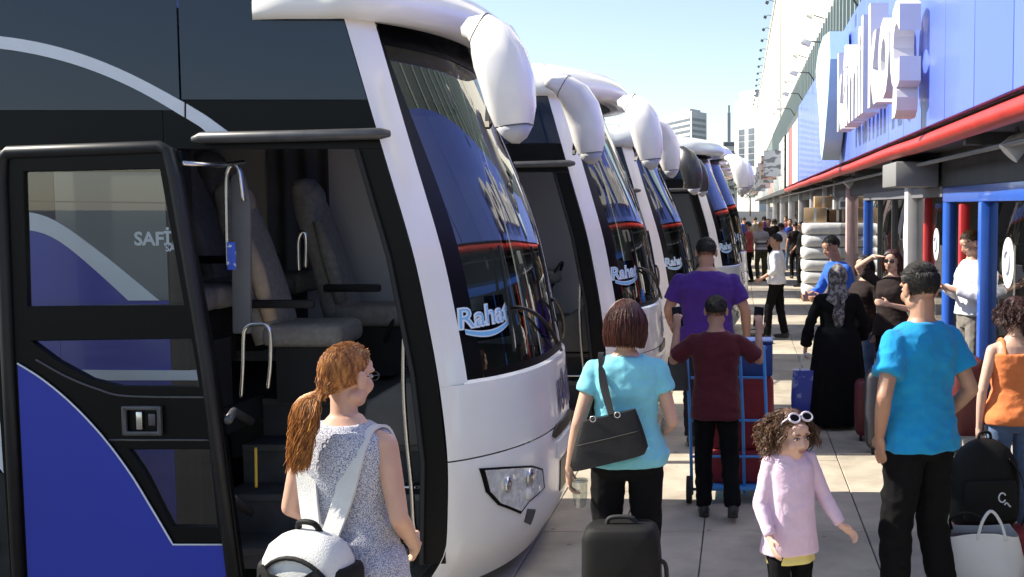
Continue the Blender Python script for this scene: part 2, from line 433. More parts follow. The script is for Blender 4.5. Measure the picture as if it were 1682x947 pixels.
shp('service_box', G().box((SX - 0.55, 13.1, 2.42), (SX - 0.06, 14.3, 2.70)), mat('grey_service_box', (0.22, 0.22, 0.22), 0.6), bevel=0.015)
for i, (px, zz) in enumerate(((1668, 2.62), (1395, 2.60))):
    y = F * 2.1 / (px - PX)
    l = thing('spotlight', ['pale round spotlight hanging under the awning at the right edge', 'small pale spotlight under the awning near the pinkish column'][i], 'spotlight', (2.1, y, 2.797))
    obj('bracket', G().tube([(0, 0, 0), (0, 0, -0.09)], 0.016, 8), M_GREYMET, l)
    obj('lamp_head', G().tube([(0.07, 0, -0.06), (0.0, 0, -0.13), (-0.07, 0, -0.2)], [0.045, 0.085, 0.095], 16), mat('lamp_white', (0.6, 0.6, 0.58), 0.4), l, smooth='auto')

# ------------------------------------------------------------------ blue sign board with white letters
m_sign = [mat('sign_blue_%d' % i, c, 0.38, var=0.05, vscale=0.8, coat=0.15) for i, c in enumerate([(0.095, 0.155, 0.60), (0.105, 0.168, 0.62), (0.088, 0.148, 0.58)])]
m_let = mat('letter_white', (0.72, 0.70, 0.69), 0.45, var=0.03, vscale=2)
m_letside = mat('letter_side', (0.55, 0.55, 0.60), 0.5)
SZ0, SZ1 = 2.93, 5.17
sgn = thing('shop_sign_board', 'long blue sign board with white raised letters above the red awning edge', 'sign', (AX, 10, SZ0))
o3 = -np.array([AX, 10, SZ0])
def sg(name, g, m, parent=None, **k): return obj(name, g.move(o3), m, parent or sgn, **k)
sg('backing', G().box((AX + 0.05, 0, SZ0), (AX + 0.12, 45, SZ1)), M_GREYMET)
for i in range(28):
    y = i * 1.25
    sg('panel', G().box((AX, y + 0.006, SZ0 + 0.01), (AX + 0.047, y + 1.244, SZ1 + R.uniform(-0.004, 0.004))), R.choice(m_sign), bevel=0.006, segs=1)
m_signp = mat('pale_blue_panel', (0.33, 0.42, 0.74), 0.4, var=0.1, vscale=2)
m_signr = mat('red_panel', (0.62, 0.10, 0.09), 0.4, var=0.1, vscale=2)
m_signw = mat('white_panel', (0.72, 0.70, 0.70), 0.45, var=0.08, vscale=2)
for y, m in ((35.0, m_signp), (37.0, m_signw), (39.2, m_signr), (42.0, m_signw)):
    sg('panel', G().box((AX - 0.01, y + 0.01, SZ0 + 0.01), (AX + 0.047, y + 1.98, SZ1 - 0.3)), m)
# raised letters, read from the far end towards the camera
cur = 0.0; letters = []
SZ = 1.42
for ch in 'kâmil koç':
    if ch == ' ': cur += 0.38; continue
    tg = text_geo(ch, SZ, extrude=0.10, offset=0.035)
    xs_ = [p[0] for p in tg.v]; w = max(xs_) - min(xs_)
    letters.append((tg, cur - min(xs_), ch)); cur += w + 0.10
YL0, YL1 = 17.7, 10.7
sy = (YL0 - YL1) / cur
for tg, dx, ch in letters:
    g2 = G(); g2.f = tg.f
    g2.v = [(AX - 0.18 - p[2], YL0 - (p[0] + dx) * sy, 3.36 + p[1] * 1.12) for p in tg.v]
    sg('letter', g2, m_let)
# swoosh emblem beside the letters
sw = [(21.9, 4.72), (21.2, 4.98), (20.0, 5.08), (18.5, 4.95), (18.35, 4.5), (18.8, 3.9), (19.5, 3.3), (20.1, 2.99), (20.5, 3.15), (20.9, 3.8)]
e = sg('emblem', G().prism([(AX - 0.34, y, z) for y, z in sw], (0.30, 0, 0)), mat('emblem_pale_blue', (0.42, 0.62, 0.74), 0.4, var=0.1, vscale=1))
sw2 = [(21.6, 4.6), (20.9, 4.85), (20.4, 4.3), (20.0, 3.5), (20.15, 3.15), (20.6, 3.7)]
sg('emblem_stripe', G().prism([(AX - 0.352, y, z) for y, z in sw2], (0.01, 0, 0)), m_let, e)
for i in range(7):
    y = 7.4 + i * 5.2
    l = thing('sign_lamp', ORD[i] + ' of the arm lamps on top of the blue sign', 'lamp', (AX + 0.06, y, SZ1 + 0.012), 0, 'arm lamps along the top of the blue sign')
    obj('arm', G().tube([(0, 0, 0), (-0.15, 0, 0.22), (-0.45, 0, 0.25)], 0.018, 6), M_GREYMET, l, smooth=True)
    obj('lamp_head', G().cbox((-0.52, 0, 0.22), (0.2, 0.3, 0.1), ry=0.4), M_WHITE, l, bevel=0.02)

# ------------------------------------------------------------------ jumble of far shop signs beyond the blue board
cols = [(0.55, 0.55, 0.52), (0.40, 0.42, 0.42), (0.62, 0.60, 0.55), (0.30, 0.34, 0.34), (0.60, 0.35, 0.30), (0.45, 0.48, 0.55), (0.66, 0.66, 0.64)]
desc = ['pale grey', 'grey', 'cream', 'dark grey-green', 'faded red', 'bluish grey', 'whitish']
m_signs = [mat('far_sign_%d' % i, c, 0.5, col2=tuple(x * 0.35 for x in c), vscale=2.2, ramp=(0.52, 0.56), detail=2, stretch=(1, 1.2, 2.0)) for i, c in enumerate(cols)]
y = 46.5
for i in range(15):
    w = 4.0 + R.uniform(0, 3); c = R.randrange(7)
    z1 = 4.3 + R.uniform(-0.5, 0.9)
    s = thing('far_shop_sign', '%s shop sign, number %s beyond the end of the long blue sign' % (desc[c], ['one', 'two', 'three', 'four', 'five', 'six', 'seven', 'eight', 'nine', 'ten', 'eleven', 'twelve', 'thirteen', 'fourteen', 'fifteen'][i]), 'sign', (AX, y, 2.90), 0, 'far shop signs along the awning')
    obj('panel', G().box((0, 0.05, 0.0), (0.12, w - 0.05, z1 - 2.9)), m_signs[c], s, bevel=0.01)
    obj('frame', G().box((0.02, 0, -0.04), (0.10, w, z1 - 2.86)), M_GREYMET, s)
    obj('blade_panel', G().box((-0.75, w * 0.5, 0.25 + R.uniform(0, 0.5)), (-0.02, w * 0.5 + 0.1, 1.3 + R.uniform(0, 0.5))), m_signs[R.randrange(7)], s)
    y += w + 0.3

# ------------------------------------------------------------------ far city
m_fw = mat('far_white_concrete', (0.60, 0.60, 0.585), 0.8, var=0.05, vscale=0.05)
m_fg = mat('far_grey_concrete', (0.44, 0.45, 0.47), 0.8, var=0.05, vscale=0.05)
m_fwin = mat('far_window_glass', (0.09, 0.11, 0.14), 0.3, var=0.3, vscale=0.2)
def px_box(pxa, pxb, pytop, Y): 
    a = on_y(pxa, pytop, Y); b = on_y(pxb, pytop, Y); return a[0], b[0], a[2]
x0, x1, zt = px_box(1078, 1136, 181, 600)
tw = thing('banded_tower_block', 'far white tower block with dark horizontal window bands behind the coaches', 'building', (x0, 600, -0.12))
x2 = on_y(1161, 181, 620)[0]
W = x1 - x0; D = 24.0; Wr = x2 - x0
def on_edge(a, b, u0, u1, z0, z1, out=0.12):
    d = Vector((b[0] - a[0], b[1] - a[1], 0)); n = Vector((d.y, -d.x, 0)).normalized()
    p = [Vector((a[0], a[1], 0)) + d * u + n * 0.02 for u in (u0, u1)]
    return G().prism([(p[0].x, p[0].y, z0), (p[1].x, p[1].y, z0), (p[1].x, p[1].y, z1), (p[0].x, p[0].y, z1)], tuple(n * out))
base = [(0, 48.0), (W, 0), (Wr, 16.0), (Wr - W, 62.0)]
obj('wall', G().prism([(x, y, 0) for x, y in base], (0, 0, zt)), m_fw, tw)
nf = 15
for i in range(nf):
    z0 = 5 + i * (zt - 7) / nf; z1 = z0 + (zt - 7) / nf * 0.48
    obj('window_strip', on_edge(base[0], base[1], 0.04, 0.96, z0, z1), m_fwin, tw)
    obj('window_strip', on_edge(base[1], base[2], 0.06, 0.94, z0, z1), m_fwin, tw)
obj('roof_box', G().prism([(lerp(x, W * 0.8, 0.3), lerp(y, 18, 0.3), zt + 0.01) for x, y in base], (0, 0, 1.5)), m_fg, tw)
x0, x1, zt = px_box(1206, 1247, 158, 500)
t2 = thing('white_tower_block', 'far white tower with tall dark window strips at the end of the platform', 'building', (x0, 500, -0.12))
b2 = [(0, 22.0), (x1 - x0, 0), (x1 - x0 + 5, 14.0), (5, 36.0)]
obj('wall', G().prism([(x, y, 0) for x, y in b2], (0, 0, zt)), m_fw, t2)
obj('roof_box', G().prism([(lerp(x, (x1 - x0) * 0.6, 0.35), lerp(y, 11, 0.35), zt + 0.01) for x, y in b2], (0, 0, 3.5)), m_fw, t2)
za, zb = on_y(1220, 208, 500)[2], on_y(1220, 272, 500)[2]
for u0 in (0.18, 0.58):
    for j in range(6):
        zz = zb + (za - zb) * j / 6
        obj('window', on_edge(b2[0], b2[1], u0, u0 + 0.24, zz + 0.3, zz + (za - zb) / 6), m_fwin, t2)
x0, x1, zt = px_box(1195, 1200, 172, 700)
t3 = thing('thin_tower', 'far slender grey tower left of the white tower block', 'tower', (x0, 700, -0.12))
obj('shaft', G().box((0, 0, 0), (x1 - x0, x1 - x0, zt * 0.93)), m_fg, t3)
obj('tip', G().box(((x1-x0)*0.2, (x1-x0)*0.2, zt * 0.93 + 0.01), ((x1-x0)*0.8, (x1-x0)*0.8, zt)), m_fg, t3)
for i, (pa, pb, pt, Y, la) in enumerate(((1160, 1196, 240, 520, 'low far white building between the banded tower and the slender tower'), (1188, 1212, 232, 560, 'low far pale building below the slender tower'), (1030, 1085, 232, 430, 'pale far building mostly hidden behind the coach roofs'))):
    x0, x1, zt = px_box(pa, pb, pt, Y)
    b = thing('far_building', la, 'building', (x0, Y, -0.12))
    obj('wall', G().box((0, 0, 0), (x1 - x0, 14, zt)), m_fw, b)
    nfl = max(3, int(zt / 4))
    for j in range(nfl):
        obj('window_strip', G().box((0.4, -0.12, 2 + j * zt / nfl), (x1 - x0 - 0.4, -0.02, 2 + (j + 0.45) * zt / nfl)), m_fwin, b)
# a tree at the far end
def leaf_tree(name, label, loc, h, rad, seed):
    rr = random.Random(seed)
    t = thing(name, label, 'tree', loc)
    tr = G().tube([(0, 0, 0), (0.05, 0, h * 0.3), (0.1, 0.1, h * 0.6)], [0.2, 0.15, 0.07], 8)
    for i in range(6):
        a = rr.uniform(0, 6.28); tr.tube([(0.05, 0, h * rr.uniform(0.3, 0.5)), (math.cos(a) * rad * 0.6, math.sin(a) * rad * 0.6, h * rr.uniform(0.6, 0.85))], [0.06, 0.02], 5)
    obj('trunk', tr, mat('bark', (0.10, 0.075, 0.055), 0.9), t)
    c = G()
    blobs = [(rr.gauss(0, rad * 0.45), rr.gauss(0, rad * 0.45), h * rr.uniform(0.5, 0.9), rad * rr.uniform(0.3, 0.5)) for _ in range(16)]
    for i in range(2600):
        bx, by, bz, br = rr.choice(blobs)
        d = Vector((rr.gauss(0, 1), rr.gauss(0, 1), rr.gauss(0, 1))).normalized() * br * rr.uniform(0.6, 1.05)
        p = Vector((bx, by, bz)) + d; u = Vector((rr.gauss(0, 1), rr.gauss(0, 1), rr.gauss(0, 1))).normalized(); w = u.orthogonal().normalized()
        s_ = rr.uniform(0.12, 0.25)
        c.add([p - u * s_, p + w * s_ * 0.5, p + u * s_, p - w * s_ * 0.5], [(0, 1, 2, 3)])
    obj('crown', c, mat('leaf_green', (0.07, 0.10, 0.04), 0.7, var=0.4, vscale=0.6), t, recalc=False)
leaf_tree('street_tree', 'dusty green tree at the far end of the platform below the white tower', (2.2, 262, -0.12), 11, 4.0, 5)
leaf_tree('street_tree', 'darker green tree behind the coach roofs left of the far signs', (-4.5, 275, -0.12), 9, 4.0, 9)
# ------------------------------------------------------------------ coaches
from mathutils.geometry import tessellate_polygon
BX0, BY0 = -1.555, 6.1                                # near front corner of the nearest coach
WID, BULGE = 2.5, 0.42
ZS = [0.2, 0.83, 1.31, 1.93, 2.53, 3.19, 3.5]
XS = [-0.03, 0.0, -0.05, -0.16, -0.33, -0.51, -0.60]
_zz = np.linspace(0.15, 3.55, 69)
_xx = np.interp(_zz, ZS, XS)
for _ in range(14): _xx[1:-1] = (_xx[:-2] + 2 * _xx[1:-1] + _xx[2:]) / 4   # soften the kinks of the profile
def xs(z): return float(np.interp(z, _zz, _xx))
def pf(t): return max(0.0, 1 - abs(t) ** 2.6) ** 0.8
def tuck(z): return 0.15 * (1 - ss(0.05, 0.45, z)) ** 1.5
def front(t, z, off=0.0):
    p = np.array([xs(z) + BULGE * pf(t) - tuck(z), 1.25 + 1.25 * t, z])
    if off:
        e = 1e-3
        a = np.array([BULGE * (pf(min(1, t + e)) - pf(max(-1, t - e))), 1.25 * (min(1, t + e) - max(-1, t - e)), 0])
        b = np.array([xs(z + e) - tuck(z + e) - xs(z - e) + tuck(z - e), 0, 2 * e])
        n = np.cross(a, b); n /= np.linalg.norm(n)
        if abs(t) > 0.999: n = np.array([0.35, math.copysign(0.93, t), 0.05])
        p = p + n * off
    return p
# photo pixel -> (t, z) on the front of the nearest coach
_T, _Z = np.meshgrid(np.linspace(-1, 0.45, 300), np.linspace(0.2, 3.3, 400))
_X = np.interp(_Z, _zz, _xx) + BULGE * np.clip(1 - np.abs(_T) ** 2.6, 0, None) ** 0.8 - 0.15 * (1 - np.clip((_Z - .05) / .40, 0, 1) ** 2 * (3 - 2 * np.clip((_Z - .05) / .40, 0, 1))) ** 1.5
_V = np.stack([_X + BX0, 1.25 + 1.25 * _T + BY0, _Z - HC], -1)
_K = _V @ FW
_PXX = PX + F * (_V @ RT) / _K; _PYY = PY - F * (_V @ UP) / _K
def px_front(px, py):
    i = np.argmin((_PXX - px) ** 2 + (_PYY - py) ** 2); return float(_T.flat[i]), float(_Z.flat[i])
def px_side(px, py, Y=BY0):
    p = on_y(px, py, Y); return (p[0] - BX0, Y - BY0, p[2])
def patch(poly, off, rings=6, depth=0.0):
    """closed patch on the front surface from (t, z) outline, resampled so that it follows the curve"""
    pts = []
    for i in range(len(poly)):
        a, b = poly[i], poly[(i + 1) % len(poly)]
        for j in range(4): pts.append((lerp(a[0], b[0], j / 4), lerp(a[1], b[1], j / 4)))
    ct = sum(p[0] for p in pts) / len(pts); cz = sum(p[1] for p in pts) / len(pts)
    n = len(pts); v = []; f = []
    for k in range(rings):
        s_ = 1 - k / rings
        for t, z in pts: v.append(front(ct + (t - ct) * s_, cz + (z - cz) * s_, off - depth * (1 - s_)))
    v.append(front(ct, cz, off - depth))
    for k in range(rings - 1):
        for j in range(n):
            q = (j + 1) % n; f.append((k*n+j, k*n+q, (k+1)*n+q, (k+1)*n+j))
    for j in range(n): f.append(((rings-1)*n+j, (rings-1)*n+(j+1) % n, rings*n))
    if off > 0.0:
        o_ = len(v)
        for t, z in pts: v.append(front(t, z, -0.02))
        for j in range(n): q = (j + 1) % n; f.append((j, q, o_+q, o_+j))
    return G().add(v, f)
def holed(outer, holes, y0, y1):
    """polygon with holes in the x-z plane, extruded from y0 to y1"""
    loops = [outer] + holes
    flat = [p for l in loops for p in l]
    tris = tessellate_polygon([[Vector((p[0], p[1], 0)) for p in l] for l in loops])
    n = len(flat); g = G()
    v = [(p[0], y0, p[1]) for p in flat] + [(p[0], y1, p[1]) for p in flat]
    f = [tuple(t) for t in tris] + [tuple(i + n for i in t)[::-1] for t in tris]
    s_ = 0
    for l in loops:
        m_ = len(l)
        for i in range(m_): a, b = s_ + i, s_ + (i + 1) % m_; f.append((a, b, b + n, a + n))
        s_ += m_
    return g.add(v, f)
def ribbon(up, lo, y0, y1, n=24):
    """curved band between two polylines of (x, z)"""
    def res(pl):
        d = [0]
        for a, b in zip(pl, pl[1:]): d.append(d[-1] + math.dist(a, b))
        q = np.linspace(0, d[-1], n)
        # smooth resample
        xs_ = np.interp(q, d, [p[0] for p in pl]); zs_ = np.interp(q, d, [p[1] for p in pl])
        for _ in range(6):
            xs_[1:-1] = (xs_[:-2] + 2*xs_[1:-1] + xs_[2:]) / 4; zs_[1:-1] = (zs_[:-2] + 2*zs_[1:-1] + zs_[2:]) / 4
        return list(zip(xs_, zs_))
    a, b = res(up), res(lo)
    rings = [[(p[0], y0, p[1]), (q[0], y0, q[1]), (q[0], y1, q[1]), (p[0], y1, p[1])] for p, q in zip(a, b)]
    return G().loft(rings)

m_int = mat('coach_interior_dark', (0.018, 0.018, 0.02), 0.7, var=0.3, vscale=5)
m_intg = mat('coach_interior_grey', (0.16, 0.16, 0.165), 0.65, var=0.15, vscale=4)
m_seat = mat('seat_fabric_grey', (0.30, 0.28, 0.26), 0.85, var=0.2, vscale=30, bump=0.2, bscale=200)
m_seatb = mat('seat_fabric_beige', (0.52, 0.41, 0.30), 0.8, var=0.15, vscale=20, bump=0.2, bscale=150)
m_step = mat('step_rubber', (0.05, 0.05, 0.052), 0.6, var=0.3, vscale=10)
m_yel = mat('yellow_edge', (0.6, 0.4, 0.04), 0.5)
m_lens = mat('lamp_lens_chrome', (0.80, 0.80, 0.80), 0.12, 0.35, var=0.25, vscale=30, bump=1.0, bscale=20, bdetail=1)
m_amber = mat('amber_lens', (0.55, 0.20, 0.03), 0.2)
m_navy = mat('navy_print', (0.02, 0.025, 0.13), 0.4)
m_plate = mat('number_plate_white', (0.75, 0.75, 0.72), 0.4)
m_logo = mat('light_blue_print', (0.20, 0.52, 0.82), 0.4)
m_dash = mat('dashboard_grey', (0.10, 0.095, 0.09), 0.7, var=0.2, vscale=6)
m_card = mat('paper_card', (0.66, 0.66, 0.62), 0.7, var=0.1, vscale=30)
m_dirt = mat('tyre_rubber', (0.02, 0.02, 0.02), 0.85, var=0.3, bump=0.3, bscale=30)
m_tag = mat('blue_tag', (0.06, 0.12, 0.62), 0.5, col2=(0.7, 0.75, 0.9), vscale=25, ramp=(0.55, 0.6))
m_mirg = mat('mirror_glass', (0.6, 0.62, 0.64), 0.03, 1.0)

def seat(x, y, z0, parent, name='seat', scale=1.0, beige=True):
    """one high-backed coach seat facing +x; seat > backrest, cushion are sub-parts"""
    s = scale
    def rr(cx, cz, w, d, tilt, n=20, p=3.2):
        pts = []
        for j in range(n):
            a = 2*math.pi*j/n; ca, sa = math.cos(a), math.sin(a)
            pts.append((cx + d * math.copysign(abs(ca) ** (2/p), ca), y + w * math.copysign(abs(sa) ** (2/p), sa), cz - tilt * math.copysign(abs(ca) ** (2/p), ca) * d))
        return pts
    prof = [(0.00, 0.36, 0.21, 0.085), (-0.03, 0.5, 0.225, 0.095), (-0.09, 0.75, 0.23, 0.08), (-0.16, 0.98, 0.225, 0.075), (-0.205, 1.10, 0.205, 0.08), (-0.225, 1.16, 0.155, 0.085), (-0.25, 1.27, 0.150, 0.075), (-0.262, 1.32, 0.125, 0.05), (-0.265, 1.335, 0.06, 0.02)]
    base = obj(name, G().loft([rr(x + a*s, z0 + b*s, w*s, d*s, -0.25) for a, b, w, d in prof]), m_seat, parent, smooth=True)
    obj('headrest', G().ell((x - 0.19*s, y, z0 + 1.2*s), (0.06*s, 0.145*s, 0.10*s)), m_seatb if beige else m_seat, base, smooth=True)
    obj('cushion', G().box((x - 0.02*s, y - 0.23*s, z0 + 0.34*s), (x + 0.46*s, y + 0.23*s, z0 + 0.48*s)), m_seat, base, bevel=0.05, segs=3)
    obj('bolster', G().tube([(x + 0.05*s, y - 0.225*s, z0 + 0.5*s), (x - 0.02*s, y - 0.23*s, z0 + 0.8*s), (x - 0.10*s, y - 0.22*s, z0 + 1.05*s)], [0.04*s, 0.05*s, 0.03*s], 10), m_seatb if beige else m_seat, base, smooth=True)
    obj('armrest', G().box((x - 0.05*s, y - 0.29*s, z0 + 0.58*s), (x + 0.33*s, y - 0.24*s, z0 + 0.63*s)), m_int, base, bevel=0.015)
    obj('pedestal', G().box((x + 0.05*s, y - 0.16*s, z0), (x + 0.36*s, y + 0.16*s, z0 + 0.338*s)), m_int, base)
    return base

def cap_profile(parent, mw):
    path = []
    for x in np.linspace(-0.98, xs(3.19), 8)[:-1]: path.append((x, 0.0, (0, -1)))
    for t in np.linspace(-1, 1, 41):
        p = front(t, 3.19); e = 1e-3
        a = np.array([BULGE * (pf(min(1, t + e)) - pf(max(-1, t - e))), 1.25 * (min(1, t + e) - max(-1, t - e))])
        n = np.array([a[1], -a[0]]); n /= np.linalg.norm(n)
        path.append((p[0], p[1], (n[0], n[1])))
    for x in np.linspace(xs(3.19), -0.98, 8)[1:]: path.append((x, 2.5, (0, 1)))
    rings = []
    L = len(path)
    for i, (x, y, n) in enumerate(path):
        e = min(1, min(i, L - 1 - i) / 3.0); e = math.sqrt(max(0.02, e))
        fr = max(0.0, n[0])                          # 1 at the very front
        lip = 0.06 + 0.13 * fr
        hh = 0.10 + 0.02 * fr
        pr = [(-0.03, 3.175), (lip * 0.6, 3.165), (lip, 3.165 + hh * 0.5), (lip * 1.02, 3.165 + hh), (lip * 0.8, 3.165 + hh * 1.6), (lip * 0.3, 3.165 + hh * 2.2), (-0.22, 3.48), (-0.5, 3.50)]
        r_ = []
        for o_, z in pr:
            ww = o_ * e if o_ > 0 else o_
            yy = y + n[1] * ww; xx = x + n[0] * ww
            if o_ < -0.1: yy = min(max(yy, 0.25), 2.25)
            r_.append((xx, yy, 3.19 + (z - 3.19) * (0.35 + 0.65 * e) if z > 3.19 else z))
        rings.append(r_)
    return obj('roof_cap', G().loft(rings, closed=False), mw, parent, smooth=True, recalc=True)

def mirror(parent, side, m_shell, drop=1.0):
    spine = [(744, 42, 8), (762, 40, 18), (785, 46, 30), (808, 66, 40), (824, 98, 44), (836, 138, 43), (842, 178, 38), (846, 208, 29), (848, 226, 17), (848, 236, 5)]
    rings = []
    for i, (px, py, hw) in enumerate(spine):
        c = px_side(px, py, 5.88); a = spine[max(0, i-1)]; b = spine[min(len(spine)-1, i+1)]
        d = np.array([b[0]-a[0], -(b[1]-a[1])], float); d /= np.linalg.norm(d); nrm = np.array([-d[1], d[0]])
        w = hw / (F / 5.88); th = 0.055 + 0.075 * min(1, w / 0.12)
        yy = c[1] - 0.02 + (0.22 - 0.06 * i if i < 4 else 0.0)
        r_ = []
        for j in range(20):
            an = 2*math.pi*j/20; u = math.copysign(abs(math.cos(an)) ** 0.62, math.cos(an)) * w; q = math.copysign(abs(math.sin(an)) ** 0.62, math.sin(an)) * th * (0.5 if hw < 12 else 1)
            x = c[0] + nrm[0] * u; z = c[2] + nrm[1] * u; y = yy + q
            r_.append((x, y if side < 0 else 2.5 - y, z))
        rings.append(r_)
    mo = obj('wing_mirror', G().loft(rings), m_shell, parent, smooth=True)
    for ri in (2, 7):
        cen = np.mean(np.array(rings[ri]), 0)
        obj('shell_joint', G().tube([tuple(cen + (np.array(p) - cen) * 1.004) for p in rings[ri] + [rings[ri][0]]], 0.0035, 5), M_GREYMET, mo, smooth=True)
    low = [[tuple(np.mean(np.array(r_), 0) + (np.array(p) - np.mean(np.array(r_), 0)) * 1.012) for p in r_] for r_ in rings[7:]]
    obj('lower_shell', G().loft(low), mat('mirror_grey_plastic', (0.42, 0.42, 0.44), 0.5, var=0.05), mo, smooth=True)
    cx, cy, cz = px_side(806, 150, 5.88)
    gy = cy - 0.03
    pts = []
    for j in range(20):
        an = 2*math.pi*j/20; pts.append((cx + 0.03 + 0.03 * math.sin(an), (gy + 0.085 * math.cos(an)) if side < 0 else 2.5 - (gy + 0.085 * math.cos(an)), cz + 0.19 * math.sin(an)))
    obj('mirror_glass', G().prism(pts, (-0.02, 0, 0)), m_mirg, mo)
    return mo

def wso(z): return 0.13 * ss(2.0, 3.5, z)              # the glass lies deeper under the roof lip
def coach(label, dx, y, detail=2, white=None, mirror_mat=None, pillar_mat=None, door=True, low=1.0, blue=None, cap=None):
    mw = white or M_WHITE; mm = mirror_mat or mw; pm = pillar_mat or mw; mb = blue or M_BLUE
    b = thing('coach', label, 'bus', (BX0 + dx, y, 0.0), 0, 'coaches parked nose-in along the platform')
    b.scale = (1, 1, low)
    # --- front
    ts = list(np.linspace(-1, 1, 57)); 
    ts = sorted(set([round(v, 4) for v in ts] + [-0.995, -0.985, -0.95, 0.95, 0.985, 0.995]))
    obj('front_panel', G().grid(lambda t, z: front(t, z, 0.012 * ss(1.1, 1.2, z) if abs(t) < 0.97 else 0.0), ts, [0.838, 0.9, 1.0, 1.1, 1.16, 1.20, 1.225, 1.24]), mw, b, smooth=True)
    obj('front_ledge', G().grid(lambda t, s_: front(t, 1.24 + 0.03 * s_, 0.012 - 0.03 * s_), [q for q in ts if abs(q) < 0.95], [0, 1]), mw, b, smooth=True)
    obj('bumper', G().grid(lambda t, z: front(t, z, 0.010 * ss(0.83, 0.78, z) if abs(t) < 0.97 else 0.0), ts, [0.12, 0.16, 0.20, 0.24, 0.28, 0.32, 0.38, 0.45, 0.55, 0.65, 0.75, 0.80, 0.825, 0.83]), mw, b, smooth=True)
    obj('underbody', G().box((-11.8, 0.12, 0.22), (-0.25, 2.38, 0.34)), M_BLACK, b)
    for s_ in (-1, 1):
        tt = np.linspace(-1, -0.912, 9) if s_ < 0 else np.linspace(0.912, 1, 9)
        zs_ = list(np.linspace(1.2405, 3.2, 22))
        obj('corner_pillar', G().grid(lambda t, z: front(t, z, 0.004), list(tt), zs_), pm, b, smooth=True)
        tt = np.linspace(-0.912, -0.83, 6) if s_ < 0 else np.linspace(0.83, 0.912, 6)
        obj('windscreen_edge', G().grid(lambda t, z: front(t, z, -0.006 - wso(z)), list(tt), zs_), M_BLACK, b, smooth=True)
        obj('windscreen_edge', G().grid(lambda q, z: front(0.912 * s_, z, lerp(0.004, -0.006 - wso(z), q)), [0, 0.5, 1], zs_), M_BLACK, b, smooth=True)
    wts = list(np.linspace(-0.83, 0.83, 45)); wzs = list(np.linspace(1.30, 3.17, 26))
    obj('windscreen', G().grid(lambda t, z: front(t, z, -0.008 - wso(z)), wts, wzs), M_WS, b, smooth=True, recalc=False)
    obj('windscreen_edge', G().grid(lambda t, z: front(t, z, -0.005), wts, [1.235, 1.30]), M_BLACK, b, smooth=True)
    obj('windscreen_edge', G().grid(lambda t, z: front(t, z, -0.004 - wso(z)), wts, [3.10, 3.15, 3.2, 3.3]), M_BLACK, b, smooth=True)
    cap_profile(b, cap or mw)
    mirror(b, -1, mm); mirror(b, 1, mm)
    # --- head lamps, grille, lettering
    if detail > 0:
        hl = [(785, 768), (830, 765), (870, 763), (888, 770), (891, 800), (866, 824), (851, 843), (815, 828), (796, 808)]
        poly = [px_front(*p) for p in hl]
        for s_ in (1, -1):
            pl = [(t * s_, z) for t, z in poly]
            h = obj('headlamp', patch(pl, 0.016, 5, 0.0), M_BLACK, b, smooth='auto')
            inner = [(lerp(sum(p[0] for p in pl)/len(pl), t, 0.9), lerp(sum(p[1] for p in pl)/len(pl), z, 0.9)) for t, z in pl]
            obj('reflector', patch(inner, 0.021, 5, 0.0), m_lens, h, smooth='auto')
            ct = sum(p[0] for p in pl)/len(pl); cz = sum(p[1] for p in pl)/len(pl)
            for q, (dt, dz, rad) in enumerate(((-0.09 * s_, 0.035, 0.05), (0.07 * s_, 0.03, 0.055), (0.06 * s_, -0.06, 0.04))):
                c = front(ct + dt, cz + dz, 0.02)
                obj('bulb_bowl', G().ell(c, (rad * 0.45, rad, rad), 14, 8), M_CHROME if q != 2 else M_WHITE, h, smooth=True)
        obj('grille', patch([(-0.30, 0.80), (-0.2, 0.845), (0.25, 0.845), (0.33, 0.80), (0.28, 0.775), (-0.25, 0.775)], 0.018), M_BLACK, b, smooth='auto')
        for s_ in (-1, 1):
            obj('fog_lamp', patch([(0.52*s_, 0.42), (0.60*s_, 0.45), (0.62*s_, 0.38), (0.55*s_, 0.34)], 0.016), M_GREYMET, b, smooth='auto')
        obj('bumper_vent', patch([(-0.12, 0.60), (0.18, 0.60), (0.16, 0.40), (-0.10, 0.40)], 0.016), M_BLACK, b, smooth='auto')
        pl = obj('number_plate', patch([(-0.22, 0.74), (0.22, 0.74), (0.22, 0.64), (-0.22, 0.64)], 0.02), m_plate, b, smooth='auto')
        tg = text_geo('34 KH 1926' if False else 'KÂMİL KOÇ', 0.34, offset=0.012, res=2)
        w = max(p[0] for p in tg.v)
        # cut the long edges so that the lettering follows the curve
        me = bpy.data.meshes.new('t'); me.from_pydata(tg.v, [], tg.f); bm = bmesh.new(); bm.from_mesh(me)
        bmesh.ops.triangulate(bm, faces=bm.faces); bmesh.ops.subdivide_edges(bm, edges=[e for e in bm.edges if e.calc_length() > 0.08], cuts=2, use_grid_fill=True)
        bmesh.ops.triangulate(bm, faces=bm.faces); bm.verts.index_update()
        g2 = G().add([tuple(front(-0.10 + p.co.x / w * 1.0, 0.905 + p.co.y * 0.8, 0.009)) for p in bm.verts], [tuple(v.index for v in f.verts) for f in bm.faces]); bm.free(); bpy.data.meshes.remove(me)
        obj('lettering', g2, m_navy, b, recalc=False)
        # destination sign inside the windscreen
        ta, za = px_front(744, 512); tb, zb = px_front(834, 506)
        board = [(ta - 0.015, 1.46), (tb + 0.02, 1.46), (tb + 0.02, 1.70), (ta - 0.015, 1.70)]
        bo = obj('class_sign', patch(board, -0.03), mat('navy_board', (0.01, 0.015, 0.06), 0.4), b)
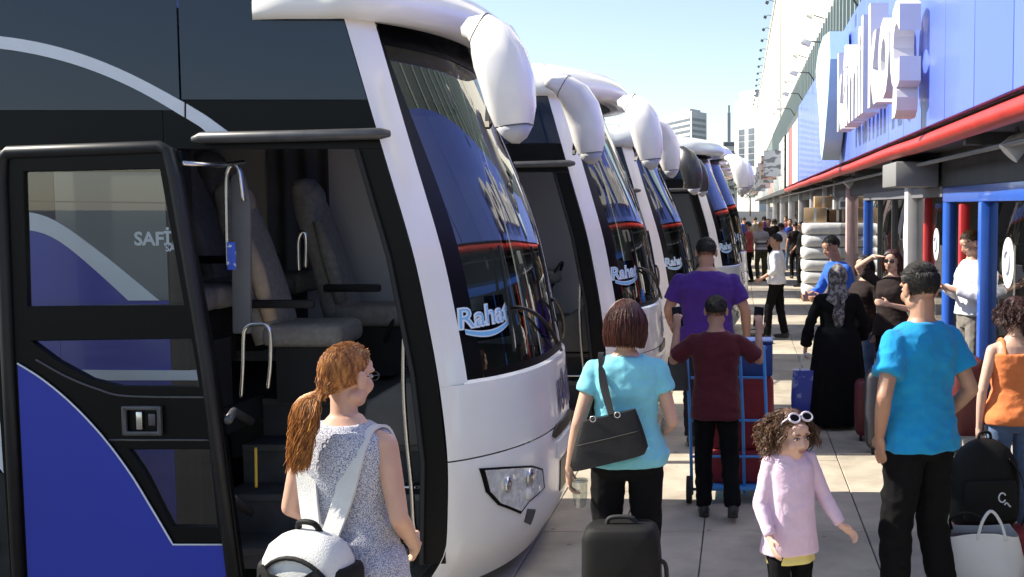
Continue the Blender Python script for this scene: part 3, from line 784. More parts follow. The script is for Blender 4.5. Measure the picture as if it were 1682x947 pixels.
        for k, (of, mt, ob) in enumerate(((0.004, mat('sign_outline_white', (0.75, 0.8, 0.85), 0.4), 0.012), (0.006, m_logo, -0.004))):
            tg = text_geo('Rahat', 0.26, shear=0.12, offset=ob, res=3); w = max(p[0] for p in tg.v)
            g2 = G().add([front(ta + p[0] / w * (tb - ta), 1.535 + p[1] * 0.60 + 0.02 * (p[0] / w), of) for p in tg.v], tg.f)
            obj('class_lettering', g2, mt, bo, recalc=False)
            pp = [(ta + (tb - ta) * q, 1.495 + 0.10 * (q - 0.45) ** 2 * 2.0) for q in np.linspace(0.1, 1.0, 14)]
            g2 = G()
            for i_, (t, z) in enumerate(pp):
                hw = (0.011 if k else 0.019) * (1 - 0.5 * abs(i_ / 13 - 0.4))
                g2.v += [tuple(front(t, z - hw, of)), tuple(front(t, z + hw, of))]
            g2.f = [(2*i_, 2*i_+2, 2*i_+3, 2*i_+1) for i_ in range(13)]
            obj('underline', g2, mt, bo, recalc=False)
        t0, z0 = px_front(772, 487); t1, z1 = px_front(802, 505)
        obj('paper_notice', patch([(t0, z0), (t1, z0), (t1, z1 - 0.01), (t0, z1 - 0.01)], -0.02), m_card, b)
        for t0, t1, zt in ((0.05, -0.62, 1.62), (0.62, 0.0, 1.60)):
            wp = [front(lerp(t0, t1, q), 1.27 + (zt - 1.27) * math.sin(q * 1.5), 0.03) for q in np.linspace(0, 1, 10)]
            wi = obj('wiper', G().tube(wp, 0.012, 6), M_BLACK, b, smooth=True)
            wb = [front(lerp(t1 - 0.02, t1 + 0.03, q), zt - 0.25 + 0.6 * q, 0.02) for q in np.linspace(0, 1, 8)]
            obj('wiper_blade', G().tube(wb, 0.010, 6), M_RUB, wi)
    # --- roof
    obj('roof', G().grid(lambda u, x: (x, 1.25 + 1.25 * u, 3.50 - 0.17 * abs(u) ** 5), list(np.linspace(-1, 1, 25)), [-12.0, -9, -6, -3, -0.9]), mw, b, smooth=True)
    un = obj('roof_unit', G().box((-3.3, 0.45, 3.48), (-1.15, 2.05, 3.70)), mw, b, bevel=0.07, segs=3)
    obj('unit_grille', G().box((-1.16, 0.75, 3.53), (-1.13, 1.75, 3.63)), M_BLACK, un)
    # --- sides
    far = [(-12, 0.25), (-0.05, 0.25), (xs(1.2) - 0.02, 1.2), (xs(2.5) - 0.02, 2.5), (xs(3.19) - 0.02, 3.19), (xs(3.19) - 0.02, 3.34), (-12, 3.34)]
    obj('far_side_wall', G().prism([(x, 2.46, z) for x, z in far], (0, 0.04, 0)), mw, b)
    for i in range(6):
        a0 = -11.7 + i * 1.8
        obj('side_window', G().box((a0, 2.503, 1.75), (a0 + 1.76, 2.512, 3.25)), M_DGLASS, b)
    obj('rear_wall', G().box((-12.05, 0.0, 0.25), (-12.003, 2.5, 3.34)), mw, b)
    SEAM = -1.37
    # near side: glass band, black band, blue skirt
    xf_ = lambda z: xs(z) - 0.004
    obj('side_window', G().prism([(SEAM + 0.006, -0.002, 2.755), (xf_(2.755), -0.002, 2.755), (xf_(2.9), -0.002, 2.9), (xf_(3.05), -0.002, 3.05), (xf_(3.2), -0.002, 3.2), (xf_(3.2), -0.002, 3.33), (SEAM + 0.006, -0.002, 3.33)], (0, 0.03, 0)), M_DGLASS, b)
    x1 = SEAM - 0.006
    while x1 > -11.9:
        x0 = max(-12, x1 - 2.35)
        obj('side_window', G().box((x0, 0.0, 2.70), (x1, 0.03, 3.33)), M_DGLASS, b)
        x1 = x0 - 0.012
    obj('waist_band', G().box((-12, 0.004, 2.38), (SEAM - 0.10, 0.05, 2.697)), M_BLACK, b)
    obj('door_header', G().prism([(SEAM - 0.097, 0.004, 2.50), (xs(2.5), 0.004, 2.50), (xs(2.752), 0.004, 2.752), (SEAM - 0.097, 0.004, 2.752)], (0, 0.05, 0)), M_BLACK, b)
    obj('door_gutter', G().tube([px_side(318, 229, 6.06), px_side(330, 226, 6.04), px_side(480, 223, 6.03), px_side(625, 219, 6.03), px_side(640, 219, 6.06)], [0.018, 0.03, 0.03, 0.03, 0.018], 12), M_GREYMET, b, smooth='auto')
    obj('skirt_panel', G().box((-2.05, 0.0, 0.28), (SEAM - 0.10, 0.04, 1.70)), mb, b)
    obj('lower_window', G().box((-2.05, 0.0, 1.703), (SEAM - 0.10, 0.03, 2.377)), mat('grey_tint_glass', (0.17, 0.19, 0.19), 0.08, spec=0.6, var=0.1, vscale=1), b)
    obj('skirt_panel', G().box((-12, 0.0, 0.28), (-3.4, 0.04, 1.70)), mb, b)
    obj('skirt_panel', G().box((-3.397, 0.0, 1.05), (-2.053, 0.04, 1.70)), mb, b)
    obj('lower_window', G().box((-12, 0.0, 1.703), (-2.053, 0.03, 2.377)), M_DGLASS, b)
    for wx in (-2.75, -9.2):
        for sy_ in (0.05, 2.15):
            w_ = obj('wheel', G().tube([(wx, sy_, 0.38), (wx, sy_ + 0.30, 0.38)], 0.50, 36), m_dirt, b, smooth='auto')
            yy = sy_ - 0.01 if sy_ < 1 else sy_ + 0.31
            obj('rim', G().tube([(wx, yy, 0.38), (wx, yy + 0.02, 0.38)], [0.29, 0.29], 28), M_CHROME, w_, smooth='auto')
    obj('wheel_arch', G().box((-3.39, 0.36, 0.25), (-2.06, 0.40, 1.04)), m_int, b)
    if detail > 0:
        # livery bands
        def band(up, lo, name='livery_band', m=M_STRIPE, y0=-0.008, y1=0.02):
            return obj(name, ribbon([(px_side(*p)[0], px_side(*p)[2]) for p in up], [(px_side(*p)[0], px_side(*p)[2]) for p in lo], y0, y1), m, b, smooth='auto')
        band([(-140, 52), (-60, 54), (0, 58), (60, 67), (120, 82), (180, 104), (240, 132), (303, 168)], [(-140, 74), (-60, 75), (0, 78), (60, 88), (120, 103), (180, 125), (240, 153), (303, 192)])
        band([(307, 170), (340, 190), (378, 218)], [(307, 194), (330, 208), (342, 219)])
        poly = [(0, 378), (37, 375), (75, 380), (110, 402), (160, 445), (215, 497), (300, 497 + 0), (300, 506), (-20, 506), (-20, 380)]
        poly = [(-20, 378), (37, 375), (75, 380), (110, 402), (160, 445), (212, 495), (-20, 495)]
        obj('livery_blue', G().prism([(px_side(*p)[0], -0.004, px_side(*p)[2]) for p in poly], (0, 0.01, 0)), mb, b)
        band([(-20, 348), (37, 345), (75, 350), (110, 372), (180, 425), (262, 493)], [(-20, 378), (37, 375), (75, 380), (110, 402), (160, 445), (212, 493)])
        band([(-160, 604), (-20, 606), (120, 607), (300, 608), (335, 608)], [(-160, 622), (-20, 623), (120, 624), (300, 624), (335, 624)])
        obj('livery_wedge', G().prism([(px_side(*p)[0], -0.004, px_side(*p)[2]) for p in ((-60, 640), (0, 692), (42, 800), (42, 826), (0, 768), (-60, 730))], (0, 0.01, 0)), M_STRIPE, b)
        tg = text_geo('SAFİR', 0.098, offset=0.003); p0 = px_side(221, 402)
        obj('lettering', G().add([(p0[0] + p[0], -0.003, p0[2] + p[1]) for p in tg.v], tg.f), M_STRIPE, b)
        p0 = px_side(272, 412)
        obj('lettering', G().add([(p0[0] + p[0] * 0.5, -0.003, p0[2] + p[1] * 0.5) for p in tg.v], tg.f), M_STRIPE, b)
        # door opening: jambs, steps, rails
        obj('door_jamb', G().box((SEAM - 0.097, 0.0, 0.28), (SEAM, 0.10, 2.497)), M_BLACK, b, bevel=0.01)
        zz_ = [0.28, 0.83, 1.31, 1.93, 2.497]
        jp = [(xs(z) - 0.006, z) for z in zz_] + [(xs(z) - 0.15, z) for z in zz_[::-1]]
        obj('door_jamb', G().prism([(x, 0.002, z) for x, z in jp], (0, 0.07, 0)), M_BLACK, b)
        jp2 = [(xs(z) - 0.12, z) for z in zz_] + [(xs(z) - 0.14, z) for z in zz_[::-1]]
        obj('door_seal', G().prism([(x, -0.02, z) for x, z in jp2], (0, 0.022, 0)), M_RUB, b)
        for i, (y0, z) in enumerate(((0.0, 0.36), (0.30, 0.58), (0.60, 0.80), (0.90, 1.02))):
            obj('step', G().box((SEAM + 0.003, y0 + 0.003, 0.25), (-0.22, y0 + (0.30 if i < 3 else 1.5), z)), m_step, b, bevel=0.008)
            obj('step_nosing', G().box((SEAM + 0.01, y0 - 0.012, z - 0.03), (-0.23, y0 + 0.002, z + 0.006)), M_GREYMET, b)
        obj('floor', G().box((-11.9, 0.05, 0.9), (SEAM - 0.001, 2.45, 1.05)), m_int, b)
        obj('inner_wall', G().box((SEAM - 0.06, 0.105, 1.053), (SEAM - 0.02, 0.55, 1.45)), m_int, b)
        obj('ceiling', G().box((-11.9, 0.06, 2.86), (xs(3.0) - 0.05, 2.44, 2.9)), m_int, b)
        obj('curtain', G().grid(lambda x, z: (x, 2.40 + 0.02 * math.sin(x * 40), z), list(np.linspace(-1.9, -1.45, 40)), [1.7, 2.75]), m_intg, b, smooth=True)
        dsh = [(xs(1.0) + 0.2, 0.85), (xs(1.2) + 0.22, 1.20), (-0.35, 1.22), (-0.55, 1.10), (-0.60, 0.85)]
        obj('dashboard', G().prism([(x, 0.32, z) for x, z in dsh], (0, 1.86, 0)), m_dash, b, bevel=0.03)
        obj('steering_wheel', G().tube([(-0.78 + 0.10 * math.cos(a), 1.85 + 0.22 * math.sin(a), 1.42 + 0.19 * math.cos(a)) for a in np.linspace(0, 2*math.pi, 25)], 0.015, 8), m_int, b, smooth=True)
        seat(-1.28, 0.95, 1.02, b, scale=1.0)
        seat(-1.17, 1.85, 1.05, b, scale=1.0, beige=False)
        for rx in (-1.95, -2.75):
            for ry in (0.42, 0.92, 1.62, 2.12): seat(rx, ry, 1.25 if rx < -1.5 else 1.05, b, beige=(ry < 1))
        obj('guard_panel', G().prism([px_side(378, 290, 6.35), px_side(396, 275, 6.35), px_side(411, 330, 6.35), px_side(411, 548, 6.35), px_side(381, 548, 6.35)], (0, 0.03, 0)), m_intg, b, bevel=0.01)
        def rail(pts, Y, r=0.012, name='grab_rail', m=M_CHROME):
            P = [Vector(px_side(p[0], p[1], Y)) for p in pts]; q = []
            for i in range(len(P) - 1):
                for k in range(6):
                    t = k / 6; a, c, d, e = P[max(i-1, 0)], P[i], P[i+1], P[min(i+2, len(P)-1)]
                    q.append(0.5 * ((2*c) + (d - a) * t + (2*a - 5*c + 4*d - e) * t*t + (-a + 3*c - 3*d + e) * t**3))
            q.append(P[-1])
            return obj(name, G().tube(q, r, 8), m, b, smooth=True)
        rail([(396, 652), (399, 600), (400, 556), (403, 540), (412, 533), (424, 532), (436, 533), (443, 542), (445, 560), (444, 600), (440, 638)], 6.16, 0.011)
        rail([(676, 512), (668, 530), (664, 560), (663, 640), (668, 720), (676, 800), (680, 862), (688, 880), (704, 892)], 6.13, 0.014)
        rail([(375, 440), (373, 380), (372, 300), (375, 278), (384, 270), (393, 280), (400, 330)], 6.25, 0.013)
        rail([(491, 445), (490, 400), (494, 384), (500, 382), (503, 395), (502, 440)], 6.7, 0.011)
        rail([(420, 735), (421, 800)], 6.2, 0.008, 'edge_mark', m_yel)
        rail([(600, 705), (688, 706)], 6.5, 0.010); rail([(600, 800), (688, 800)], 6.3, 0.010)
        p = px_side(381, 420, 6.22)
        obj('hanging_tag', G().box((p[0] - 0.024, p[1] - 0.01, p[2] - 0.075), (p[0] + 0.024, p[1], p[2] + 0.075)), m_tag, b, bevel=0.004)
        if door: door_leaf(b, mb)
    return b

def door_leaf(b, mb):
    YD = 5.7
    def q(px, py): p = px_side(px, py, YD); return (p[0], p[2])
    def arc(pts, n=16):
        P = [Vector((*p, 0)) for p in pts]; out = []
        for i in range(len(P) - 1):
            for k in range(n // (len(P) - 1) + 1):
                t = k / (n // (len(P) - 1) + 1); a, c, d, e = P[max(i-1, 0)], P[i], P[i+1], P[min(i+2, len(P)-1)]
                v = 0.5 * ((2*c) + (d - a) * t + (2*a - 5*c + 4*d - e) * t*t + (-a + 3*c - 3*d + e) * t**3); out.append((v.x, v.y))
        out.append((P[-1].x, P[-1].y)); return out
    y0 = YD - BY0
    d = obj('door', holed([q(-28, 262), q(-20, 250), q(-8, 247), q(270, 238), q(284, 244), q(292, 270), q(352, 600), q(398, 950), q(398, 985), q(18, 985)],
        [[q(38, 282), q(262, 277), q(282, 390), q(301, 500), q(44, 503)],
         [q(52, 560), q(314, 556), q(326, 634), q(200, 634), q(150, 622), q(95, 592)],
         arc([q(212, 738), q(240, 780), q(264, 828), q(283, 864)]) + [q(356, 864), q(344, 738)]], y0, y0 + 0.045), M_BLACK, b, bevel=0.004, segs=1)
    # raised round edge bars
    fr = [q(-14, 985), q(-24, 300), q(-20, 262), q(-6, 249), q(262, 241), q(276, 246), q(286, 290), q(340, 600), q(386, 985)]
    fr = [q(34, 985), q(14, 600), q(2, 300), q(3, 262), q(14, 250), q(262, 241), q(276, 247), q(287, 290), q(340, 600), q(388, 985)]
    obj('door_edge', G().tube([(x, y0 - 0.002, z) for x, z in fr], 0.032, 10), mat('door_rubber', (0.014, 0.0145, 0.016), 0.45, var=0.2, spec=0.35), d, smooth=True)
    def pn(pts): obj('pane', G().add([(x, y0 + 0.02, z) for x, z in pts], [tuple(range(len(pts)))]), M_DOORGL, d, recalc=False)
    pn([q(36, 280), q(44, 505), q(303, 502), q(282, 390), q(263, 275)])
    pn([q(50, 558), q(95, 592), q(150, 622), q(200, 636), q(328, 636), q(316, 554)])
    pn([q(210, 736), q(240, 780), q(264, 828), q(281, 866), q(358, 866), q(346, 736)])
    obj('blind_bar', G().tube([(*((lambda p: (p[0], y0 + 0.03, p[1]))(q(40, 330))),), (*((lambda p: (p[0], y0 + 0.03, p[1]))(q(270, 333))),)], 0.004, 6), M_GREYMET, d)
    cv = arc([q(31, 596), q(72, 622), q(120, 662), q(170, 715), q(215, 775), q(250, 832), q(286, 893)], 30)
    blue = cv + [q(374, 893), q(384, 985), q(50, 985)]
    obj('blue_panel', G().prism([(x, y0 - 0.012, z) for x, z in blue], (0, 0.010, 0)), mb, d)
    obj('trim_line', G().tube([(x, y0 - 0.012, z) for x, z in cv + [q(374, 893)]], 0.0045, 6), M_STRIPE, d, smooth=True)
    lc = arc([q(60, 590), q(110, 618), q(160, 638), q(210, 650), q(345, 652)], 20)
    obj('trim_line', G().tube([(x, y0 - 0.004, z) for x, z in lc], 0.006, 6), M_GREYMET, d, smooth=True)
    obj('trim_line', G().tube([(x, y0 - 0.004, z) for x, z in (q(180, 722), q(358, 722))], 0.006, 6), M_GREYMET, d, smooth=True)
    a = q(203, 665); c = q(270, 714)
    h = obj('handle_box', holed([(a[0], c[1]), (c[0], c[1]), (c[0], a[1]), (a[0], a[1])], [[(a[0] + .022, c[1] + .022), (c[0] - .022, c[1] + .022), (c[0] - .022, a[1] - .022), (a[0] + .022, a[1] - .022)]], y0 - 0.03, y0 - 0.002), M_GREYMET, d, bevel=0.008)
    obj('latch', G().box((a[0] + 0.07, y0 - 0.022, c[1] + 0.03), (a[0] + 0.10, y0 - 0.004, a[1] - 0.03)), M_CHROME, d, bevel=0.004)
    obj('latch', G().box((a[0] + 0.13, y0 - 0.022, c[1] + 0.05), (a[0] + 0.165, y0 - 0.004, a[1] - 0.04)), M_GREYMET, d, bevel=0.004)
    for py in (268, 690, 840):
        s_ = px_side(300 if py == 268 else 375, py, YD); e_ = px_side(400 if py == 268 else 412, py - (2 if py == 268 else -2), 6.2)
        obj('door_arm', G().tube([s_, (lerp(s_[0], e_[0], 0.8), lerp(s_[1], e_[1], 0.5), s_[2]), e_], 0.012 if py == 268 else 0.022, 8), M_CHROME if py == 268 else M_GREYMET, d, smooth=True)

m_blk_bus = mat('black_mirror_shell', (0.03, 0.03, 0.032), 0.35, coat=0.3)
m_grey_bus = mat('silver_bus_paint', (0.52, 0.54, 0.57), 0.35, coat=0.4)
coach('white and blue coach nearest the camera with its front door swung open', 0.0, BY0, 2)
coach('second coach from the camera, its open door pane seen between its neighbours', 0.36, 10.3, 2)
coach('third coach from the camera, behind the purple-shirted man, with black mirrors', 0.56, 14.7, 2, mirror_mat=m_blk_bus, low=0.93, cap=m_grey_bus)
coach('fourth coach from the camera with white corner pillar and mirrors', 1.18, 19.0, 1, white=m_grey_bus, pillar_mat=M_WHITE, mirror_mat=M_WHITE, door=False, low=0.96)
coach('fifth coach from the camera, only its nose showing past the fourth', 1.30, 23.4, 1, door=False)
coach('sixth coach from the camera, far along the row', 1.25, 27.7, 0, door=False)
coach('seventh coach from the camera, far along the row', 1.2, 32.0, 0, mirror_mat=m_blk_bus, door=False)
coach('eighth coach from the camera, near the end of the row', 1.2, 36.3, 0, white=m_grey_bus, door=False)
coach('farthest coach of the row', 1.2, 40.6, 0, door=False)
# ------------------------------------------------------------------ people
def fbm(p, s, o=3):
    return mnoise.fractal(Vector(p) * s, 1.0, 2.0, o)
def remesh(g, voxel, smooth=4, folds=None):
    me = bpy.data.meshes.new('tmp'); me.from_pydata(g.v, [], g.f)
    bm = bmesh.new(); bm.from_mesh(me); bmesh.ops.recalc_face_normals(bm, faces=bm.faces); bm.to_mesh(me); bm.free()
    o = bpy.data.objects.new('tmp', me); COL.objects.link(o)
    md = o.modifiers.new('r', 'REMESH'); md.mode = 'VOXEL'; md.voxel_size = voxel; md.use_smooth_shade = True
    sm = o.modifiers.new('s', 'SMOOTH'); sm.factor = 0.5; sm.iterations = smooth
    dg = bpy.context.evaluated_depsgraph_get(); dg.update()
    out = bpy.data.meshes.new_from_object(o.evaluated_get(dg))
    bpy.data.objects.remove(o); bpy.data.meshes.remove(me)
    n = len(out.vertices)
    if folds and n:
        amp, sc_, st, off = folds                     # depth, frequency, anisotropy (x, y, z), seed
        co = np.empty(n * 3, np.float32); out.vertices.foreach_get('co', co); co = co.reshape(-1, 3)
        no = np.empty(n * 3, np.float32); out.vertices.foreach_get('normal', no); no = no.reshape(-1, 3)
        q = co * np.array(st) * sc_ + off
        nf = mnoise.noise
        d = np.array([(1 - abs(nf(Vector(p)) * 2.0)) * 0.65 + nf(Vector(p) * 2.3) * 0.45 for p in q], np.float32)
        co += no * (d * amp)[:, None]
        out.vertices.foreach_set('co', co.ravel()); out.update()
    for p in out.polygons: p.use_smooth = True
    return out

def unit(v): v = Vector(v); return v.normalized()
def hand_geo(g, w, d, n, thumb, k=1.0, curl=0.5, spread=0.12, fat=1.0):
    """palm and five fingers: w wrist, d towards the fingers, n out of the palm, thumb = side sign along d x n"""
    d = unit(d); n = Vector(n); n = (n - d * n.dot(d)).normalized(); s = d.cross(n) * thumb; w = Vector(w)
    M = Matrix((s, d, n)).transposed()
    g.ell(w + d * 0.045 * k, (0.036 * k, 0.055 * k, 0.016 * k * fat), 12, 8, M)
    g.cone(w - d * 0.01 * k, w + d * 0.03 * k, 0.024 * k, 0.022 * k, 10)
    for i, (off, ln, r) in enumerate(((0.029, 0.072, 0.0092), (0.010, 0.080, 0.0095), (-0.010, 0.074, 0.0092), (-0.028, 0.058, 0.0082))):
        p = w + d * 0.085 * k + s * off * k; a = curl * (0.55 + 0.06 * i); dirv = unit(d + s * (off * spread * 30))
        for j, f_ in enumerate((0.45, 0.32, 0.26)):
            q = dirv * math.cos(a) + n * math.sin(a)
            p2 = p + q * ln * f_ * k
            g.cone(p, p2, r * k * (1 - 0.1 * j) * fat, r * k * (0.92 - 0.1 * j) * fat, 8)
            p = p2; a += curl * (0.75 if j == 0 else 0.6)
    p = w + d * 0.022 * k + s * 0.026 * k
    q = unit(d * 0.62 + s * 0.7 + n * (0.15 + 0.35 * curl)); p2 = p + q * 0.040 * k; g.cone(p, p2, 0.0125 * k * fat, 0.0105 * k * fat, 8)
    q = unit(d * 0.85 + s * 0.30 + n * (0.2 + 0.5 * curl)); p3 = p2 + q * 0.032 * k; g.cone(p2, p3, 0.0105 * k * fat, 0.0085 * k * fat, 8)

def head_geo(g, c, M, h, child=False):
    """head with brow, nose, cheeks, lips, chin and ears; c centre, M rotation, h height"""
    k = h / 0.225
    def E(p, r): g.ell(Vector(c) + M @ (Vector(p) * k), tuple(x * k for x in r), 16, 10, M)
    E((0, -0.014, 0.028), (0.074, 0.095, 0.084))
    E((0, 0.022, -0.028), (0.060 if not child else 0.064, 0.070, 0.080 if not child else 0.072))
    E((0, 0.050, -0.084 if not child else -0.076), (0.032, 0.030, 0.026))
    for s in (-1, 1):
        E((0.033 * s, 0.058, -0.030), (0.029, 0.026, 0.030)); E((0.030 * s, 0.074, 0.026), (0.026, 0.014, 0.010))
        E((0.083 * s, -0.012, -0.008), (0.013, 0.022, 0.034)); E((0.086 * s, -0.022, 0.008), (0.010, 0.014, 0.022)); E((0.048 * s, 0.0, -0.065), (0.022, 0.04, 0.028))
    E((0, 0.070, 0.045), (0.045, 0.022, 0.03))
    g.cone(Vector(c) + M @ (Vector((0, 0.086, 0.012)) * k), Vector(c) + M @ (Vector((0, 0.103 if not child else 0.099, -0.026)) * k), 0.007 * k, 0.0125 * k, 10)
    for s in (-1, 1): E((0.010 * s, 0.094, -0.029), (0.0085, 0.009, 0.007))
    E((0, 0.084, -0.052), (0.021, 0.010, 0.0065)); E((0, 0.082, -0.062), (0.018, 0.010, 0.0065))

M_EYEW = mat('eye_white', (0.72, 0.70, 0.68), 0.2)
M_EYED = mat('eye_dark', (0.03, 0.018, 0.012), 0.15)
M_LIP = mat('lip', (0.42, 0.16, 0.13), 0.4)
def face_parts(body, c, M, h, hairm, lip=True):
    k = h / 0.225
    def W(p): return Vector(c) + M @ (Vector(p) * k)
    for s in (-1, 1):
        e = obj('eye', G().ell(W((0.030 * s, 0.0795, 0.004)), (0.0135 * k, 0.008 * k, 0.0068 * k), 12, 8, M), M_EYEW, body, smooth=True)
        obj('iris', G().ell(W((0.0305 * s, 0.0845, 0.0035)), (0.0064 * k, 0.004 * k, 0.0062 * k), 10, 6, M), M_EYED, e, smooth=True)
        obj('eyelid', G().tube([W(((0.030 + 0.0150 * q) * s, 0.0905 - 6.0 * (0.030 + 0.0150 * q) ** 2, 0.0100 - 0.0045 * q * q)) for q in np.linspace(-1, 1, 7)], 0.0022 * k, 6), M_EYED, e, smooth=True)
        obj('eyebrow', G().tube([W(((0.031 + 0.019 * q) * s, 0.0935 - 7.0 * (0.031 + 0.019 * q) ** 2, 0.0265 - 0.003 * q * q)) for q in np.linspace(-1, 1, 7)], [0.0012*k, 0.0026*k, 0.003*k, 0.0032*k, 0.003*k, 0.0026*k, 0.0012*k], 6), hairm, body, smooth=True)
    if lip:
        obj('lips', G().ell(W((0, 0.0895, -0.0535)), (0.0205 * k, 0.0055 * k, 0.0042 * k), 12, 6, M).ell(W((0, 0.0875, -0.0615)), (0.0165 * k, 0.0055 * k, 0.0045 * k), 12, 6, M), M_LIP, body, smooth=True)

def hair_mat(name, a, b, rough=0.38):
    return mat(name, a, rough, col2=b, vscale=28, ramp=(0.35, 0.65), stretch=(3, 3, 0.7), bump=0.35, bscale=70, spec=0.45)

def scalp(rr, k, back=True, low=-0.35):
    """random point on the hair-bearing part of the skull, in head units"""
    while True:
        v = Vector((rr.gauss(0, 1), rr.gauss(0, 1), rr.gauss(0, 1))).normalized()
        if v.y > 0.30 and v.z < 0.62 * (v.y + 0.25): continue
        if v.z < low or (v.y > 0.05 and v.z < 0.0): continue
        return v
SK = (0.079, 0.100, 0.089); SC = (0, -0.014, 0.030)
def skull(v, lift=1.0): return Vector((SC[0] + v.x * SK[0] * lift, SC[1] + v.y * SK[1] * lift, SC[2] + v.z * SK[2] * lift))
def cap_geo(rr, lift=1.02, amp=0.004, low=-0.42, front=0.62):
    g = G(); n, m = 36, 26; idx = {}
    for i in range(m + 1):
        th = math.pi * i / m
        for j in range(n):
            ph = 2 * math.pi * j / n
            v = Vector((math.sin(th) * math.cos(ph), math.sin(th) * math.sin(ph), math.cos(th)))
            ok = v.z > low and not (v.y > 0.28 and v.z < front * (v.y + 0.25)) and not (v.y > 0.12 and v.z < 0.0)
            p = skull(v, lift if ok else 0.9) + v * (fbm((v.x * 3, v.y * 3, v.z * 1.5), 2.0) * amp)
            idx[i, j] = len(g.v); g.v.append(tuple(p))
    for i in range(m):
        for j in range(n): g.f.append((idx[i, j], idx[i+1, j], idx[i+1, (j+1) % n], idx[i, (j+1) % n]))
    return g
def smooth_path(pts, n):
    P = [Vector(p) for p in pts]; out = []
    for i in range(n):
        u = i / (n - 1) * (len(P) - 1); a = min(int(u), len(P) - 2); t = u - a
        p0, p1, p2, p3 = P[max(a-1, 0)], P[a], P[a+1], P[min(a+2, len(P)-1)]
        out.append(0.5 * ((2*p1) + (p2 - p0) * t + (2*p0 - 5*p1 + 4*p2 - p3) * t*t + (-p0 + 3*p1 - 3*p2 + p3) * t**3))
    return out
